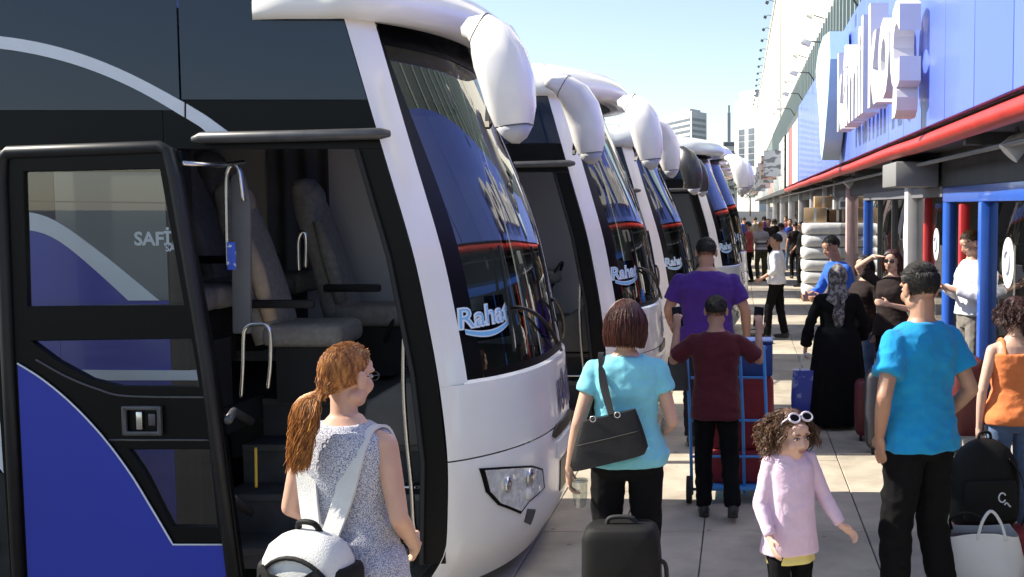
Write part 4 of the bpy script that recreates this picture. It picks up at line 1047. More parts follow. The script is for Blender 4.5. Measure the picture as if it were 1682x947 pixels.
def hair(body, c, M, h, style, m, seed=1, dense=1.0, tie=None):
    rr = random.Random(seed); k = h / 0.225; c = Vector(c)
    if style == 'short':
        g = cap_geo(rr, 1.03, 0.004, -0.42)
        for _ in range(int(2300 * dense)):
            v = scalp(rr, k, low=-0.62); p = skull(v, 1.0)
            dn = Vector((rr.gauss(0, .18), (0.9 if v.z > 0.45 else 0.05) + rr.gauss(0, .2), -0.25 if v.z > 0.45 else -1.0))
            d = dn - v * dn.dot(v); d = (d.normalized() + v * rr.uniform(0.05, 0.30 if v.z > 0.45 else 0.15)).normalized()
            L = rr.uniform(0.014, 0.030) if v.z > 0.3 else rr.uniform(0.008, 0.014)
            p = skull(v, 1.03 if v.z > -0.3 else 0.975)
            if v.z < -0.3: L *= 0.8
            q = [p, p + d * L * 0.5 + v * 0.003, p + d * L]
            g.tube(q, [0.0014, 0.0012, 0.0004], 3, cap=False)
    elif style == 'ponytail':
        g = cap_geo(rr, 1.03, 0.003, -0.48)
        tie_p = Vector((0, -0.118, -0.055))
        for _ in range(int(620 * dense)):
            v = scalp(rr, k, low=-0.48); p = skull(v, 1.01 + rr.uniform(0, 0.06))
            pts = [p]; 
            for q in (0.35, 0.7, 1.0):
                t_ = p.lerp(tie_p + Vector((rr.gauss(0, .010), rr.gauss(0, .006), rr.gauss(0, .010))), q)
                dv = Vector(((t_.x - SC[0]) / SK[0], (t_.y - SC[1]) / SK[1], (t_.z - SC[2]) / SK[2]))
                if dv.length < 1.04: t_ = skull(dv.normalized(), 1.035 + rr.uniform(0, .035))
                pts.append(t_)
            g.tube(smooth_path(pts, 9), [0.0016] * 8 + [0.0012], 3, cap=False)
        for _ in range(int(520 * dense)):
            a = rr.uniform(0, 6.28); r0 = rr.uniform(0, 0.016); r1 = rr.uniform(0.0, 0.055); L = rr.uniform(0.14, 0.26)
            s_ = tie_p + Vector((math.cos(a) * r0, -0.004, math.sin(a) * r0))
            w_ = rr.uniform(0.004, 0.012); ph = rr.uniform(0, 6)
            pts = [s_, s_ + Vector((math.cos(a) * r1 * 0.7 - 0.012, -0.045 + math.sin(a) * 0.02, -0.02))]
            for q in (0.3, 0.5, 0.7, 0.85, 1.0):
                pts.append(s_ + Vector((math.cos(a) * r1 * (1 - 0.4 * q) - 0.035 * q + w_ * math.sin(ph + q * 9), -0.055 + math.sin(a) * r1 * 0.5 + w_ * math.cos(ph + q * 8), -0.02 - L * q)))
            g.tube(smooth_path(pts, 14), [0.0017] * 12 + [0.0012, 0.0005], 3, cap=False)
        obj('hair_tie', G().tube([c + M @ ((tie_p + Vector((0.02 * math.cos(a), 0, 0.02 * math.sin(a)))) * k) for a in np.linspace(0, 6.283, 13)], 0.006 * k, 6), m if tie is None else tie, body, smooth=True)
    elif style == 'bob':
        g = cap_geo(rr, 1.07, 0.004, -0.55)
        for _ in range(int(1000 * dense)):
            v = scalp(rr, k, low=-0.2); p = skull(v, 1.03)
            az = math.atan2(v.x, -v.y) if v.z < 0.93 else rr.uniform(-2.0, 2.0)
            if abs(az) > 2.05: az = math.copysign(2.05, az)
            o_ = Vector((math.sin(az), -math.cos(az), 0)); rad = 0.098 + rr.uniform(-0.012, 0.012)
            end = Vector((SC[0] + o_.x * rad * 0.92, SC[1] + o_.y * (rad + 0.012), -0.105 + rr.uniform(-0.02, 0.02)))
            mid = Vector((SC[0] + o_.x * (rad + 0.004), SC[1] + o_.y * (rad + 0.020), lerp(p.z, end.z, 0.5)))
            if v.z > 0.5: sh = skull((v + o_ * 0.8).normalized(), 1.10); pts = [p, sh, mid, end]
            else: pts = [p, mid, end]
            g.tube(smooth_path(pts, 10), [0.0018] * 8 + [0.0015, 0.0006], 3, cap=False)
    elif style == 'curly':
        g = cap_geo(rr, 1.07, 0.007, -0.6)
        for _ in range(int(150 * dense)):
            v = scalp(rr, k, low=-0.55)
            if v.y > 0.30 and abs(v.x) < 0.5 * v.y + 0.12: continue
            sd = math.copysign(1, v.x)
            out = Vector((v.x * 1.1 + sd * 0.25, min(0.1, v.y * 0.8) - (0.12 if v.y > 0 else 0.2), 0)).normalized()
            L = rr.uniform(0.07, 0.13) + max(0, v.z) * 0.06; ph = rr.uniform(0, 6.28); cr = rr.uniform(0.008, 0.014); tn = rr.uniform(1.6, 2.8); dr = rr.choice((-1, 1))
            for _k in range(6):
                p = skull(v, 1.02) + Vector((rr.gauss(0, .006), rr.gauss(0, .006), rr.gauss(0, .006))); ph2 = ph + rr.gauss(0, .25); c2 = cr * rr.uniform(0.75, 1.2); L2 = L * rr.uniform(0.85, 1.08)
                pts = []
                for q in np.linspace(0, 1, 24):
                    b_ = p + v * (0.016 * math.sin(q * 1.6)) + out * (0.022 * q ** 0.7 + (0.050 * min(1, q * 1.6) if v.z > 0.45 else 0.012 * q)) + Vector((0, 0, -L2 * q ** 1.25))
                    an = dr * (ph2 + q * tn * 6.28); tp = min(1, q * 3)
                    b_ += Vector((math.cos(an), math.sin(an), 0.5 * math.sin(an + 1))) * c2 * tp
                    pts.append(b_)
                g.tube(pts, [0.0017] * 22 + [0.0013, 0.0005], 3, cap=False)
    g.v = [tuple(c + M @ (Vector(p) * k)) for p in g.v]
    return obj('hair', g, m, body, smooth=True, recalc=False)

ARMD = dict(elR=(0.245, -0.03, 1.165), wrR=(0.262, 0.06, 0.93), elL=(-0.245, -0.03, 1.165), wrL=(-0.262, 0.06, 0.93))
LEGD = dict(knR=(0.10, 0.025, 0.50), anR=(0.105, -0.02, 0.085), knL=(-0.10, 0.025, 0.50), anL=(-0.105, -0.02, 0.085))
def person(label, loc, face, H, skin, hair_style, hair_m, top, bottom, *, pose=None, female=False, child=False, build=1.0, lean=(0, 0),
           head_turn=0.0, head_tilt=0.0, head_roll=0.0, vox=0.0075, sleeve=0.55, shoes=None, hemz=0.88, curlR=0.45, curlL=0.45, palmR=None, palmL=None,
           handR=None, handL=None, faceit=False, seed=1, dense=1.0, neckline=1.475, folds=0.008, straps=None, skirt=None, group=None, tank=False, cuff=None, hs=None, pantfit=1.0):
    k = H / 1.75; kw = k * build
    t = thing('person', label, 'person', loc, face, group)
    J = dict(ARMD); J.update(LEGD); J.update(pose or {})
    lx, ly = lean
    def tw(z): 
        q = max(0.0, (z - 0.93) / 0.55); return (lx * q ** 1.3, ly * q ** 1.3)
    def P3(p, torso=True):
        return Vector((p[0] * (kw if torso else k), p[1] * k, p[2] * k))
    shx = (0.170 if not female else 0.150) if not child else 0.135
    sh = {}
    for s, n in ((1, 'R'), (-1, 'L')): o_ = tw(1.43); sh[n] = Vector(((shx * s * build + o_[0]) * k, (o_[1] - 0.012) * k, 1.398 * k))
    jj = {n: Vector((v[0] * k * (1 + 0.5 * (build - 1)), v[1] * k, v[2] * k)) for n, v in J.items()}
    if female: rings = [(0.84, .085, .08, 0), (0.90, .165, .115, -.012), (0.96, .178, .125, -.018), (1.03, .160, .11, -.008), (1.12, .128, .092, 0), (1.22, .135, .10, .006), (1.31, .150, .118, .012), (1.38, .150, .10, 0), (1.43, .135, .08, -.01), (1.47, .075, .06, -.012), (1.50, .05, .05, -.01)]
    elif child: rings = [(0.80, .085, .08, 0), (0.88, .140, .11, -.008), (0.96, .145, .12, 0), (1.06, .138, .115, .01), (1.18, .138, .108, .008), (1.30, .140, .10, 0), (1.38, .132, .09, -.005), (1.43, .10, .07, -.01), (1.47, .06, .055, -.01)]
    else: rings = [(0.84, .09, .085, 0), (0.90, .155, .115, -.01), (0.97, .163, .118, -.012), (1.05, .155, .11, -.004), (1.14, .150, .105, 0), (1.24, .165, .112, .004), (1.33, .178, .118, .004), (1.40, .172, .10, -.004), (1.445, .135, .08, -.01), (1.48, .075, .065, -.012), (1.51, .055, .055, -.01)]
    def ring(z, rx, ry, oy, ex=0.0, n=26, p=2.35):
        o_ = tw(z); out = []
        for j in range(n):
            a = 2*math.pi*j/n; ca, sa = math.cos(a), math.sin(a)
            out.append(((math.copysign(abs(ca) ** (2/p), ca) * (rx * build + ex) + o_[0]) * k, (math.copysign(abs(sa) ** (2/p), sa) * (ry * build + ex) + oy + o_[1]) * k, z * k))
        return out
    # ---- body
    g = G().loft([ring(*r) for r in rings])
    hz = 1.635 if not child else 1.58
    hh = (hs or (0.228 * k if not child else 0.30 * k))
    o_ = tw(1.6); hc = Vector((o_[0] * k, (o_[1] + 0.012) * k, H - hh * 0.5))
    Mh = Matrix.Rotation(head_turn, 3, 'Z') @ Matrix.Rotation(head_tilt, 3, 'X') @ Matrix.Rotation(head_roll, 3, 'Y')
    nb = Vector((tw(1.45)[0] * k, (tw(1.45)[1] - 0.015) * k, 1.45 * k))
    nr = (0.056 if not female else 0.047) if not child else 0.044
    g.cone(nb, hc + Mh @ Vector((0, -0.018 * k, -hh * 0.22)), nr * k * (1.08), nr * k * 0.98, 14)
    for n in ('R', 'L'):
        g.cone(nb + Vector((0, 0, 0.012 * k)), sh[n] + Vector((0, 0, 0.0)), 0.040 * k, 0.042 * k, 10)
    head_geo(g, hc, Mh, hh, child)
    ar = (0.049, 0.042, 0.038, 0.026) if not female else (0.042, 0.036, 0.033, 0.022)
    if child: ar = (0.042, 0.036, 0.034, 0.027)
    ar = tuple(a * (1 + 0.6 * (build - 1)) for a in ar)
    for s, n in ((1, 'R'), (-1, 'L')):
        e, w = jj['el' + n], jj['wr' + n]
        g.cone(sh[n], lerp(sh[n], e, 0.45), ar[0] * k, (ar[1] + 0.003) * k); g.cone(lerp(sh[n], e, 0.45), e, (ar[1] + 0.003) * k, ar[1] * 0.9 * k)
        g.cone(e, lerp(e, w, 0.35), ar[1] * 0.9 * k, ar[2] * k); g.cone(lerp(e, w, 0.35), w, ar[2] * k, ar[3] * k)
        hd = handR if n == 'R' else handL
        d = Vector(hd) if hd else (w - e)
        pn = (palmR if n == 'R' else palmL) or (-s, 0.1, 0)
        dd = unit(d); pv = Vector(pn); pv = (pv - dd * pv.dot(dd)).normalized(); lat = dd.cross(pv)
        # thumb on the side that faces forward / up
        th = 1 if lat.dot(Vector((0, 1, 0.4))) > 0 else -1
        hand_geo(g, w, d, pn, th, k * (1.0 if not child else 1.05), curlR if n == 'R' else curlL, fat=1.12)
    for n in ('R', 'L'):
        s = 1 if n == 'R' else -1
        hp = Vector((0.085 * s * kw, 0, 0.90 * k)); kn, an = jj['kn' + n], jj['an' + n]
        g.cone(hp, kn, 0.075 * k, 0.05 * k); g.cone(kn, lerp(kn, an, 0.35), 0.05 * k, 0.05 * k); g.cone(lerp(kn, an, 0.35), an, 0.05 * k, 0.035 * k)
    body = link('body', remesh(g, vox, 3), skin, t)
    # ---- top
    if top is not None:
        g = G()
        ex = 0.016 if not tank else 0.011
        zr = [r for r in rings if r[0] > hemz and r[0] < neckline + 0.02]
        def at(z): return tuple(np.interp(z, [r[0] for r in rings], [r[i] for r in rings]) for i in (1, 2, 3))
        L = [(hemz, *at(max(hemz, 0.92)))] + zr
        if hemz < 0.9: L = [(hemz, .168 if not female else .182, .125, -.012)] + [r for r in zr if r[0] > 0.92]
        exs = [ex + 0.014 * ss(1.1, hemz, r[0]) for r in L]
        g.loft([ring(*r, ex=e) for r, e in zip(L, exs)])
        if not tank and sleeve > 0.05:
            for n in ('R', 'L'):
                e, w = jj['el' + n], jj['wr' + n]
                g.cone(nb + Vector((0, -0.004, -0.012 * k)), sh[n] + Vector((0, 0, 0.0)), 0.05 * k, 0.050 * k, 10)
                c_ = cuff or (0.062 if sleeve < 1 else 0.045)
                if sleeve <= 1.0: g.tube([sh[n], lerp(sh[n], e, sleeve)], [ar[0] * k + 0.009, max(c_ * k, ar[1] * k + 0.013)], 14); g.ell(sh[n], (ar[0] * k + 0.009,) * 3)
                else:
                    g.tube([sh[n], e], [ar[0] * k + 0.009, ar[1] * k + 0.014], 14); g.ell(sh[n], (ar[0] * k + 0.009,) * 3); g.ell(e, (ar[1] * k + 0.012,) * 3)
                    g.tube([e, lerp(e, w, sleeve - 1)], [ar[1] * k + 0.014, c_ * k], 14)
        link('shirt' if not skirt else 'robe', remesh(g, vox * 1.15, 9, (folds, 7.5, (1.0, 1.0, 1.6), seed * 3.7)), top, t)
        if tank:
            for s in (-1, 1):
                pts = [Vector((s * 0.085 * kw, (0.085 + tw(1.3)[1]) * k, 1.34 * k)), Vector((s * 0.088 * kw, (0.03 + tw(1.45)[1]) * k, 1.462 * k)), Vector((s * 0.088 * kw, (-0.05 + tw(1.45)[1]) * k, 1.455 * k)), Vector((s * 0.085 * kw, (-0.098 + tw(1.3)[1]) * k, 1.34 * k))]
                obj('shoulder_strap', G().tube(smooth_path(pts, 12), 0.014 * k, 8), top, t, smooth=True)
    # ---- trousers or skirt
    if skirt:
        rr_ = random.Random(seed); g = G(); rg = []
        for i in range(15):
            q = i / 14; z = lerp(skirt[0], skirt[1], q); rx = lerp(0.168, skirt[2], q ** 0.55) * build; ry = lerp(0.125, skirt[2] * 0.8, q ** 0.55) * build
            r_ = []
            for j in range(64):
                a = 2*math.pi*j/64; f_ = 1 + 0.09 * q * math.sin(9 * a + 1.3 * math.sin(3 * a) + seed) + 0.05 * q * math.sin(17 * a + q * 2)
                r_.append((rx * f_ * math.cos(a) * k, (ry * f_ * math.sin(a) - 0.01) * k, z * k))
            rg.append(r_)
        obj('skirt', g.loft(rg), bottom, t, smooth=True)
    elif bottom is not None:
        g = G()
        hr = [r for r in rings if r[0] <= 1.06]
        g.loft([ring(*r, ex=0.010 - 0.012 * ss(0.94, 1.03, r[0])) for r in hr])
        for n in ('R', 'L'):
            s = 1 if n == 'R' else -1
            hp = Vector((0.085 * s * kw, -0.005, 0.90 * k)); kn, an = jj['kn' + n], jj['an' + n]
            r1, r2, r3 = (0.094, 0.070, 0.060) if not female else (0.093, 0.064, 0.050)
            r1, r2, r3 = [x * k * (1 + 0.5 * (build - 1)) * pantfit for x in (r1, r2, r3)]
            g.cone(hp, lerp(hp, kn, 0.5), r1, lerp(r1, r2, 0.5)); g.cone(lerp(hp, kn, 0.5), kn, lerp(r1, r2, 0.5), r2)
            g.cone(kn, lerp(kn, an, 0.3), r2, r2 * 0.97); g.tube([lerp(kn, an, 0.3), lerp(kn, an, 1.0)], [r2 * 0.97, r3], 14)
        link('trousers', remesh(g, vox * 1.15, 5, (folds * 1.1, 6.5, (1, 1, 1.5), seed * 1.9)), bottom, t)
    # ---- shoes
    sm_ = shoes or mat('black_shoe', (0.02, 0.02, 0.022), 0.5)
    for n in ('R', 'L'):
        an = jj['an' + n]; s = 1 if n == 'R' else -1
        g = G(); z0 = an.z - 0.085 * k
        kn = jj['kn' + n]; up = max(0.0, -(kn.y - an.y) - 0.05)
        g.ell((an.x + 0.006 * s, an.y + 0.075 * k, z0 + 0.040 * k), (0.047 * k, 0.135 * k, 0.036 * k), 14, 8)
        g.ell((an.x, an.y - 0.02 * k, z0 + 0.055 * k), (0.042 * k, 0.055 * k, 0.055 * k), 12, 8)
        g.box((an.x - 0.04 * k, an.y - 0.065 * k, z0 + 0.001), (an.x + 0.042 * k, an.y + 0.17 * k, z0 + 0.022 * k))
        link('shoe', remesh(g, vox * 1.2, 3), sm_, t)
    if hair_style: hair(body, hc, Mh, hh, hair_style, hair_m, seed, dense)
    if faceit: face_parts(body, hc, Mh, hh, hair_m or M_EYED)
    t_info = dict(hc=hc, Mh=Mh, hh=hh, k=k, sh=sh, jj=jj, body=body, tw=tw)
    return t, t_info

def cloth(name, col, **kw):
    kw.setdefault('var', 0.10); kw.setdefault('vscale', 9); kw.setdefault('bump', 0.25); kw.setdefault('bscale', 320); kw.setdefault('sheen', 0.1 if max(col) > 0.05 else 0.0)
    kw.setdefault('wr', 0.2); return mat(name, col, kw.pop('rough', 0.88), spec=0.25 if max(col) > 0.05 else 0.12, **kw)
def at_px(px, s): return ((px - PX) / s, F / s, 0.0)
# ------------------------------------------------------------------ the crowd and what it carries
def strip(pts, wid, th, nrm):
    """flat strap along pts; nrm gives the outward direction at each point"""
    P = [Vector(p) for p in pts]; rings = []
    for i, p in enumerate(P):
        t = (P[min(i+1, len(P)-1)] - P[max(i-1, 0)]).normalized(); n = Vector(nrm[min(i, len(nrm)-1)]); n = (n - t * n.dot(t)).normalized(); s = t.cross(n)
        w = wid[i] if isinstance(wid, (list, tuple)) else wid
        rings.append([tuple(p + s * w/2 + n * th), tuple(p - s * w/2 + n * th), tuple(p - s * w/2), tuple(p + s * w/2)])
    return G().loft(rings)
def rbox(c, d, p=4.0, n=28, prof=None, zs=None):
    """soft-edged box, lofted in z; prof scales the section along the height"""
    prof = prof or [(0, .80), (.03, .92), (.1, 1), (.5, 1.02), (.9, 1), (.97, .92), (1, .80)]
    rings = []
    for q, s in prof:
        r_ = []
        for j in range(n):
            a = 2*math.pi*j/n; ca, sa = math.cos(a), math.sin(a)
            r_.append((c[0] + math.copysign(abs(ca) ** (2/p), ca) * d[0]/2 * s, c[1] + math.copysign(abs(sa) ** (2/p), sa) * d[1]/2 * s, c[2] + d[2] * q))
        rings.append(r_)
    return G().loft(rings)
H_RED = hair_mat('hair_copper', (0.18, 0.055, 0.014), (0.58, 0.25, 0.06), 0.36)
H_AUB = hair_mat('hair_auburn', (0.035, 0.010, 0.007), (0.10, 0.026, 0.014), 0.36)
H_BLK = hair_mat('hair_black', (0.006, 0.005, 0.005), (0.020, 0.016, 0.014), 0.42)
H_BRN = hair_mat('hair_brown_curls', (0.035, 0.016, 0.009), (0.15, 0.07, 0.032), 0.4)
H_DRK = hair_mat('hair_dark_plum', (0.02, 0.007, 0.008), (0.06, 0.018, 0.016), 0.4)
C_BLKJ = cloth('black_denim', (0.006, 0.006, 0.007))
C_JEAN = cloth('blue_jeans', (0.10, 0.15, 0.26), vscale=14, var=0.25)
C_SPECK = mat('speckled_sleeveless_cloth', (0.60, 0.60, 0.63), 0.9, col2=(0.13, 0.15, 0.25), vscale=300, ramp=(0.47, 0.55), detail=2, bump=0.2, bscale=250)
C_TEAL = cloth('pale_cyan_jersey', (0.20, 0.56, 0.66))
C_BLUE = cloth('strong_blue_jersey', (0.010, 0.26, 0.54))
C_PURP = cloth('purple_jersey', (0.065, 0.022, 0.20))
C_MAR = cloth('maroon_jersey', (0.085, 0.012, 0.018))
C_PINK = cloth('pale_pink_knit', (0.70, 0.53, 0.66), bscale=140, bump=0.12)
C_YEL = cloth('pale_yellow_cloth', (0.72, 0.62, 0.22))
C_ORG = cloth('orange_cotton', (0.72, 0.21, 0.07))
C_WHT = cloth('white_cotton_shirt', (0.74, 0.74, 0.78))
C_BLK = cloth('black_robe_cloth', (0.007, 0.007, 0.008), rough=0.95)
C_GRY = cloth('grey_trouser_cloth', (0.22, 0.20, 0.18))
C_NAVY = cloth('navy_cloth', (0.03, 0.06, 0.30))
C_DRK = cloth('dark_brown_cloth', (0.03, 0.022, 0.022))
C_SCARF = mat('patterned_grey_scarf', (0.055, 0.050, 0.050), 0.8, col2=(0.26, 0.24, 0.24), vscale=26, ramp=(0.45, 0.58), detail=3, bump=0.2, bscale=120)
M_LENS = mat('dark_lens', (0.012, 0.012, 0.016), 0.05, spec=0.8)
M_BAGB = mat('black_bag_fabric', (0.006, 0.006, 0.0065), 0.65, spec=0.25, var=0.2, vscale=8, bump=0.25, bscale=240)
M_LEATH = mat('dark_leather', (0.010, 0.009, 0.009), 0.45, spec=0.35, var=0.2, vscale=10, bump=0.25, bscale=160)
M_BPK = mat('white_backpack_fabric', (0.62, 0.62, 0.60), 0.75, var=0.08, vscale=12, bump=0.3, bscale=200)

# --- woman with the copper ponytail and the white backpack
lr = at_px(563, 464)
t, I = person('woman with copper ponytail in a speckled sleeveless top, white backpack straps on her back', lr, -0.28, 1.70, M_SKIN, 'ponytail', H_RED, C_SPECK, C_JEAN, female=True,
    pose=dict(elR=(0.225, -0.045, 1.14), wrR=(0.16, 0.15, 0.99), elL=(-0.225, -0.02, 1.14), wrL=(-0.17, 0.17, 1.03)), head_turn=-0.20, head_tilt=-0.10, vox=0.0065, sleeve=0.0, hemz=0.82, faceit=True, seed=4, dense=2.6, folds=0.007, build=1.12)
c, M, k = I['hc'], I['Mh'], I['hh'] / 0.225
gl = obj('eyeglasses', G(), M_GREYMET, t) if False else None
g = G()
for s in (-1, 1):
    g.tube([c + M @ (Vector((0.032 * s + 0.022 * math.cos(a), 0.098, 0.004 + 0.016 * math.sin(a))) * k) for a in np.linspace(0, 6.283, 17)], 0.0018, 6)
    g.tube([c + M @ (Vector((0.054 * s, 0.096, 0.008)) * k), c + M @ (Vector((0.078 * s, 0.0, 0.006)) * k)], 0.0018, 6)
obj('eyeglasses', g, M_GREYMET, t, smooth=True)
# backpack (a thing of its own on her back), in her frame
bk = thing('backpack', 'white and black backpack worn low by the woman with the copper ponytail', 'backpack', (lr[0], lr[1], 0.0), -0.28)
bp = rbox((0.0, -0.235, 0.70), (0.33, 0.19, 0.40), 3.0, 32, [(0, .82), (.04, .93), (.15, 1), (.5, 1.0), (.75, .95), (.88, .80), (.96, .55), (1, .25)])
obj('bag', bp, M_BPK, bk, smooth=True)
obj('front_pocket', rbox((0.0, -0.325, 0.71), (0.25, 0.075, 0.20), 3.2), M_BPK, bk, smooth=True)
obj('side_panel', rbox((0.145, -0.225, 0.71), (0.07, 0.14, 0.28), 3), M_BAGB, bk, smooth=True)
obj('side_panel', rbox((-0.145, -0.225, 0.71), (0.07, 0.14, 0.28), 3), M_BAGB, bk, smooth=True)
obj('zip', G().tube([(0.165 * math.cos(a), -0.30 - 0.03 * math.sin(a), 0.84 + 0.19 * math.sin(a)) for a in np.linspace(0.15, 2.99, 16)], 0.008, 6), M_BAGB, bk, smooth=True)
obj('zip', G().tube([(0.125 * math.cos(a), -0.362, 0.91 + 0.02 * math.sin(a)) for a in np.linspace(0, 3.14, 12)], 0.007, 6), M_BAGB, bk, smooth=True)
obj('buckle_strap', strip([(-0.11, -0.335, 0.99), (-0.07, -0.352, 0.965), (0.0, -0.358, 0.955), (0.07, -0.352, 0.965), (0.11, -0.335, 0.99)], 0.03, 0.006, [(0, -1, 0)]), M_BAGB, bk)
obj('carry_loop', G().tube(smooth_path([(-0.045, -0.22, 1.08), (-0.03, -0.24, 1.125), (0.03, -0.24, 1.125), (0.045, -0.22, 1.08)], 14), 0.010, 8), M_BAGB, bk, smooth=True)
for s in (-1, 1):
    pts = smooth_path([(0.095 * s, 0.125, 1.22), (0.098 * s, 0.105, 1.32), (0.098 * s, 0.045, 1.405), (0.098 * s, -0.045, 1.408), (0.096 * s, -0.100, 1.33), (0.074 * s, -0.126, 1.20), (0.034 * s, -0.158, 1.06)], 26)
    nr = [Vector((0.0, lerp(1, -1, i / 25.0), 0.9 if 5 < i < 17 else 0.15)) for i in range(26)]
    obj('shoulder_strap', strip(pts, [0.066 + 0.016 * math.sin(i / 25 * 3.14) for i in range(26)], 0.010, nr), M_BPK, bk, smooth='auto')
    obj('webbing', strip(smooth_path([(0.115 * s, 0.12, 1.24), (0.18 * s, 0.06, 1.02), (0.17 * s, -0.12, 0.86), (0.12 * s, -0.2, 0.78)], 14), 0.022, 0.004, [(s, 0, 0)]), M_BAGB, bk)

# --- woman in pale cyan with handbag, cup and suitcase
lt = at_px(1027, 327)
t, I = person('woman with a dark red bob in a pale cyan t-shirt and black trousers', lt, 0.08, 1.72, M_SKIN, 'bob', H_AUB, C_TEAL, C_BLKJ, female=True, build=1.08,
    pose=dict(elL=(-0.235, -0.05, 1.13), wrL=(-0.285, 0.03, 0.875), elR=(0.225, -0.03, 1.13), wrR=(0.17, 0.18, 1.02), knL=(-0.11, 0.03, 0.5), anL=(-0.14, -0.03, 0.085), knR=(0.10, 0.03, 0.5), anR=(0.12, -0.02, 0.085)),
    head_turn=0.0, head_tilt=-0.10, head_roll=0.05, vox=0.0065, sleeve=0.42, hemz=0.915, curlL=0.75, handL=(-0.05, 0.15, -1), seed=7, dense=2.2, folds=0.010)
w = Matrix.Rotation(0.08, 3, 'Z') @ Vector((-0.285 * 1.72/1.75, 0.03, 0.875 * 1.72/1.75))
cup = thing('plastic_cup', 'clear crumpled plastic cup held low by the woman in pale cyan', 'cup', (lt[0] + w.x + 0.035, lt[1] + w.y + 0.03, 0.66))
obj('cup_wall', G().loft([[(r * math.cos(a) * (1 + 0.06 * math.sin(3 * a + z * 30)), r * math.sin(a), z) for a in np.linspace(0, 6.283, 21)[:-1]] for r, z in ((0.030, 0), (0.034, 0.03), (0.037, 0.07), (0.040, 0.11), (0.042, 0.13))], cap=False), glass('cloudy_plastic', (0.80, 0.84, 0.84), 1.45, rough=0.15, boost=0.18), cup, smooth=True)
obj('lid', G().tube([(0, 0, 0.131), (0, 0, 0.142)], [0.044, 0.040], 20), MATS['cloudy_plastic'], cup, smooth='auto')
hb = thing('handbag', 'black leather shoulder bag hanging on the back of the woman in pale cyan', 'handbag', (lt[0] - 0.045, lt[1] - 0.215, 0.955), 0.05)
rg = []
for q in np.linspace(0, 1, 9):
    wv = lerp(0.40, 0.27, q ** 1.3); d = lerp(0.115, 0.05, q); sk = -0.02 + 0.035 * q
    wv *= 0.9 if q in (0,) else 1
    rg.append([(sk + math.copysign(abs(math.cos(a)) ** 0.45, math.cos(a)) * wv/2, math.copysign(abs(math.sin(a)) ** 0.6, math.sin(a)) * d/2, q * 0.225 + 0.07 * (sk + math.copysign(abs(math.cos(a)) ** 0.45, math.cos(a)) * wv/2)) for a in np.linspace(0, 6.283, 33)[:-1]])
hbm = Matrix.Rotation(-0.16, 4, 'Y')
def tilt(g): return g.xf(hbm)
obj('bag', tilt(G().loft(rg)), M_LEATH, hb, smooth='auto')
obj('flap_edge', tilt(G().tube([(x, -0.052 + 0.012 * abs(x) * 4, 0.12 + 0.07 * x) for x in np.linspace(-0.155, 0.15, 12)], 0.004, 6)), M_RUB, hb, smooth=True)
for x in (-0.06, 0.06): obj('ring', tilt(G().tube([(x + 0.014 * math.cos(a), -0.03, 0.225 + 0.014 * math.sin(a)) for a in np.linspace(0, 6.283, 13)], 0.003, 6)), M_CHROME, hb, smooth=True)
lo = np.array([hb.location.x, hb.location.y, hb.location.z])
for dx_, xx in ((0.0, 0.09), (0.03, 0.01)):
    pts = smooth_path([Vector((-0.035 + dx_ + xx * 0.3, -0.02, 0.23)), Vector((-0.055 + dx_ * 0.5, 0.075, 0.36)), Vector((-0.065, 0.135, 0.46)), Vector((-0.07, 0.20, 0.500)), Vector((-0.065, 0.275, 0.48)), Vector((-0.06, 0.315, 0.38))], 22)
    obj('strap', strip(pts, 0.026, 0.007, [Vector((0, -1, 0.5))] * 8 + [Vector((0, -0.2, 1))] * 8 + [Vector((0, 1, 0.3))] * 6), M_LEATH, hb, smooth='auto')
ls = at_px(1017, 346)
su = thing('suitcase', 'black upright trolley suitcase behind the legs of the woman in pale cyan', 'suitcase', (ls[0], ls[1], 0.0))
obj('shell', rbox((0, 0, 0.05), (0.37, 0.22, 0.62), 5), M_BAGB, su, smooth=True)
obj('front_pocket', rbox((0, -0.115, 0.10), (0.28, 0.045, 0.30), 5), M_BAGB, su, smooth=True)
obj('side_handle', G().tube(smooth_path([(0.185, 0, 0.30), (0.215, 0, 0.33), (0.215, 0, 0.46), (0.185, 0, 0.49)], 12), 0.011, 8), M_RUB, su, smooth=True)
obj('top_handle', G().tube(smooth_path([(-0.07, 0, 0.665), (-0.05, 0, 0.70), (0.05, 0, 0.70), (0.07, 0, 0.665)], 12), 0.011, 8), M_RUB, su, smooth=True)
for x in (-0.14, 0.14):
    for y_ in (-0.07, 0.07): obj('wheel', G().tube([(x - 0.015, y_, 0.028), (x + 0.015, y_, 0.028)], 0.028, 14), M_RUB, su, smooth='auto')
obj('zip', G().tube([(0.189 * math.copysign(abs(math.cos(a)) ** 0.4, math.cos(a)), 0.04, 0.36 + 0.30 * math.copysign(abs(math.sin(a)) ** 0.4, math.sin(a))) for a in np.linspace(0, 6.283, 40)], 0.004, 5), M_GREYMET, su)

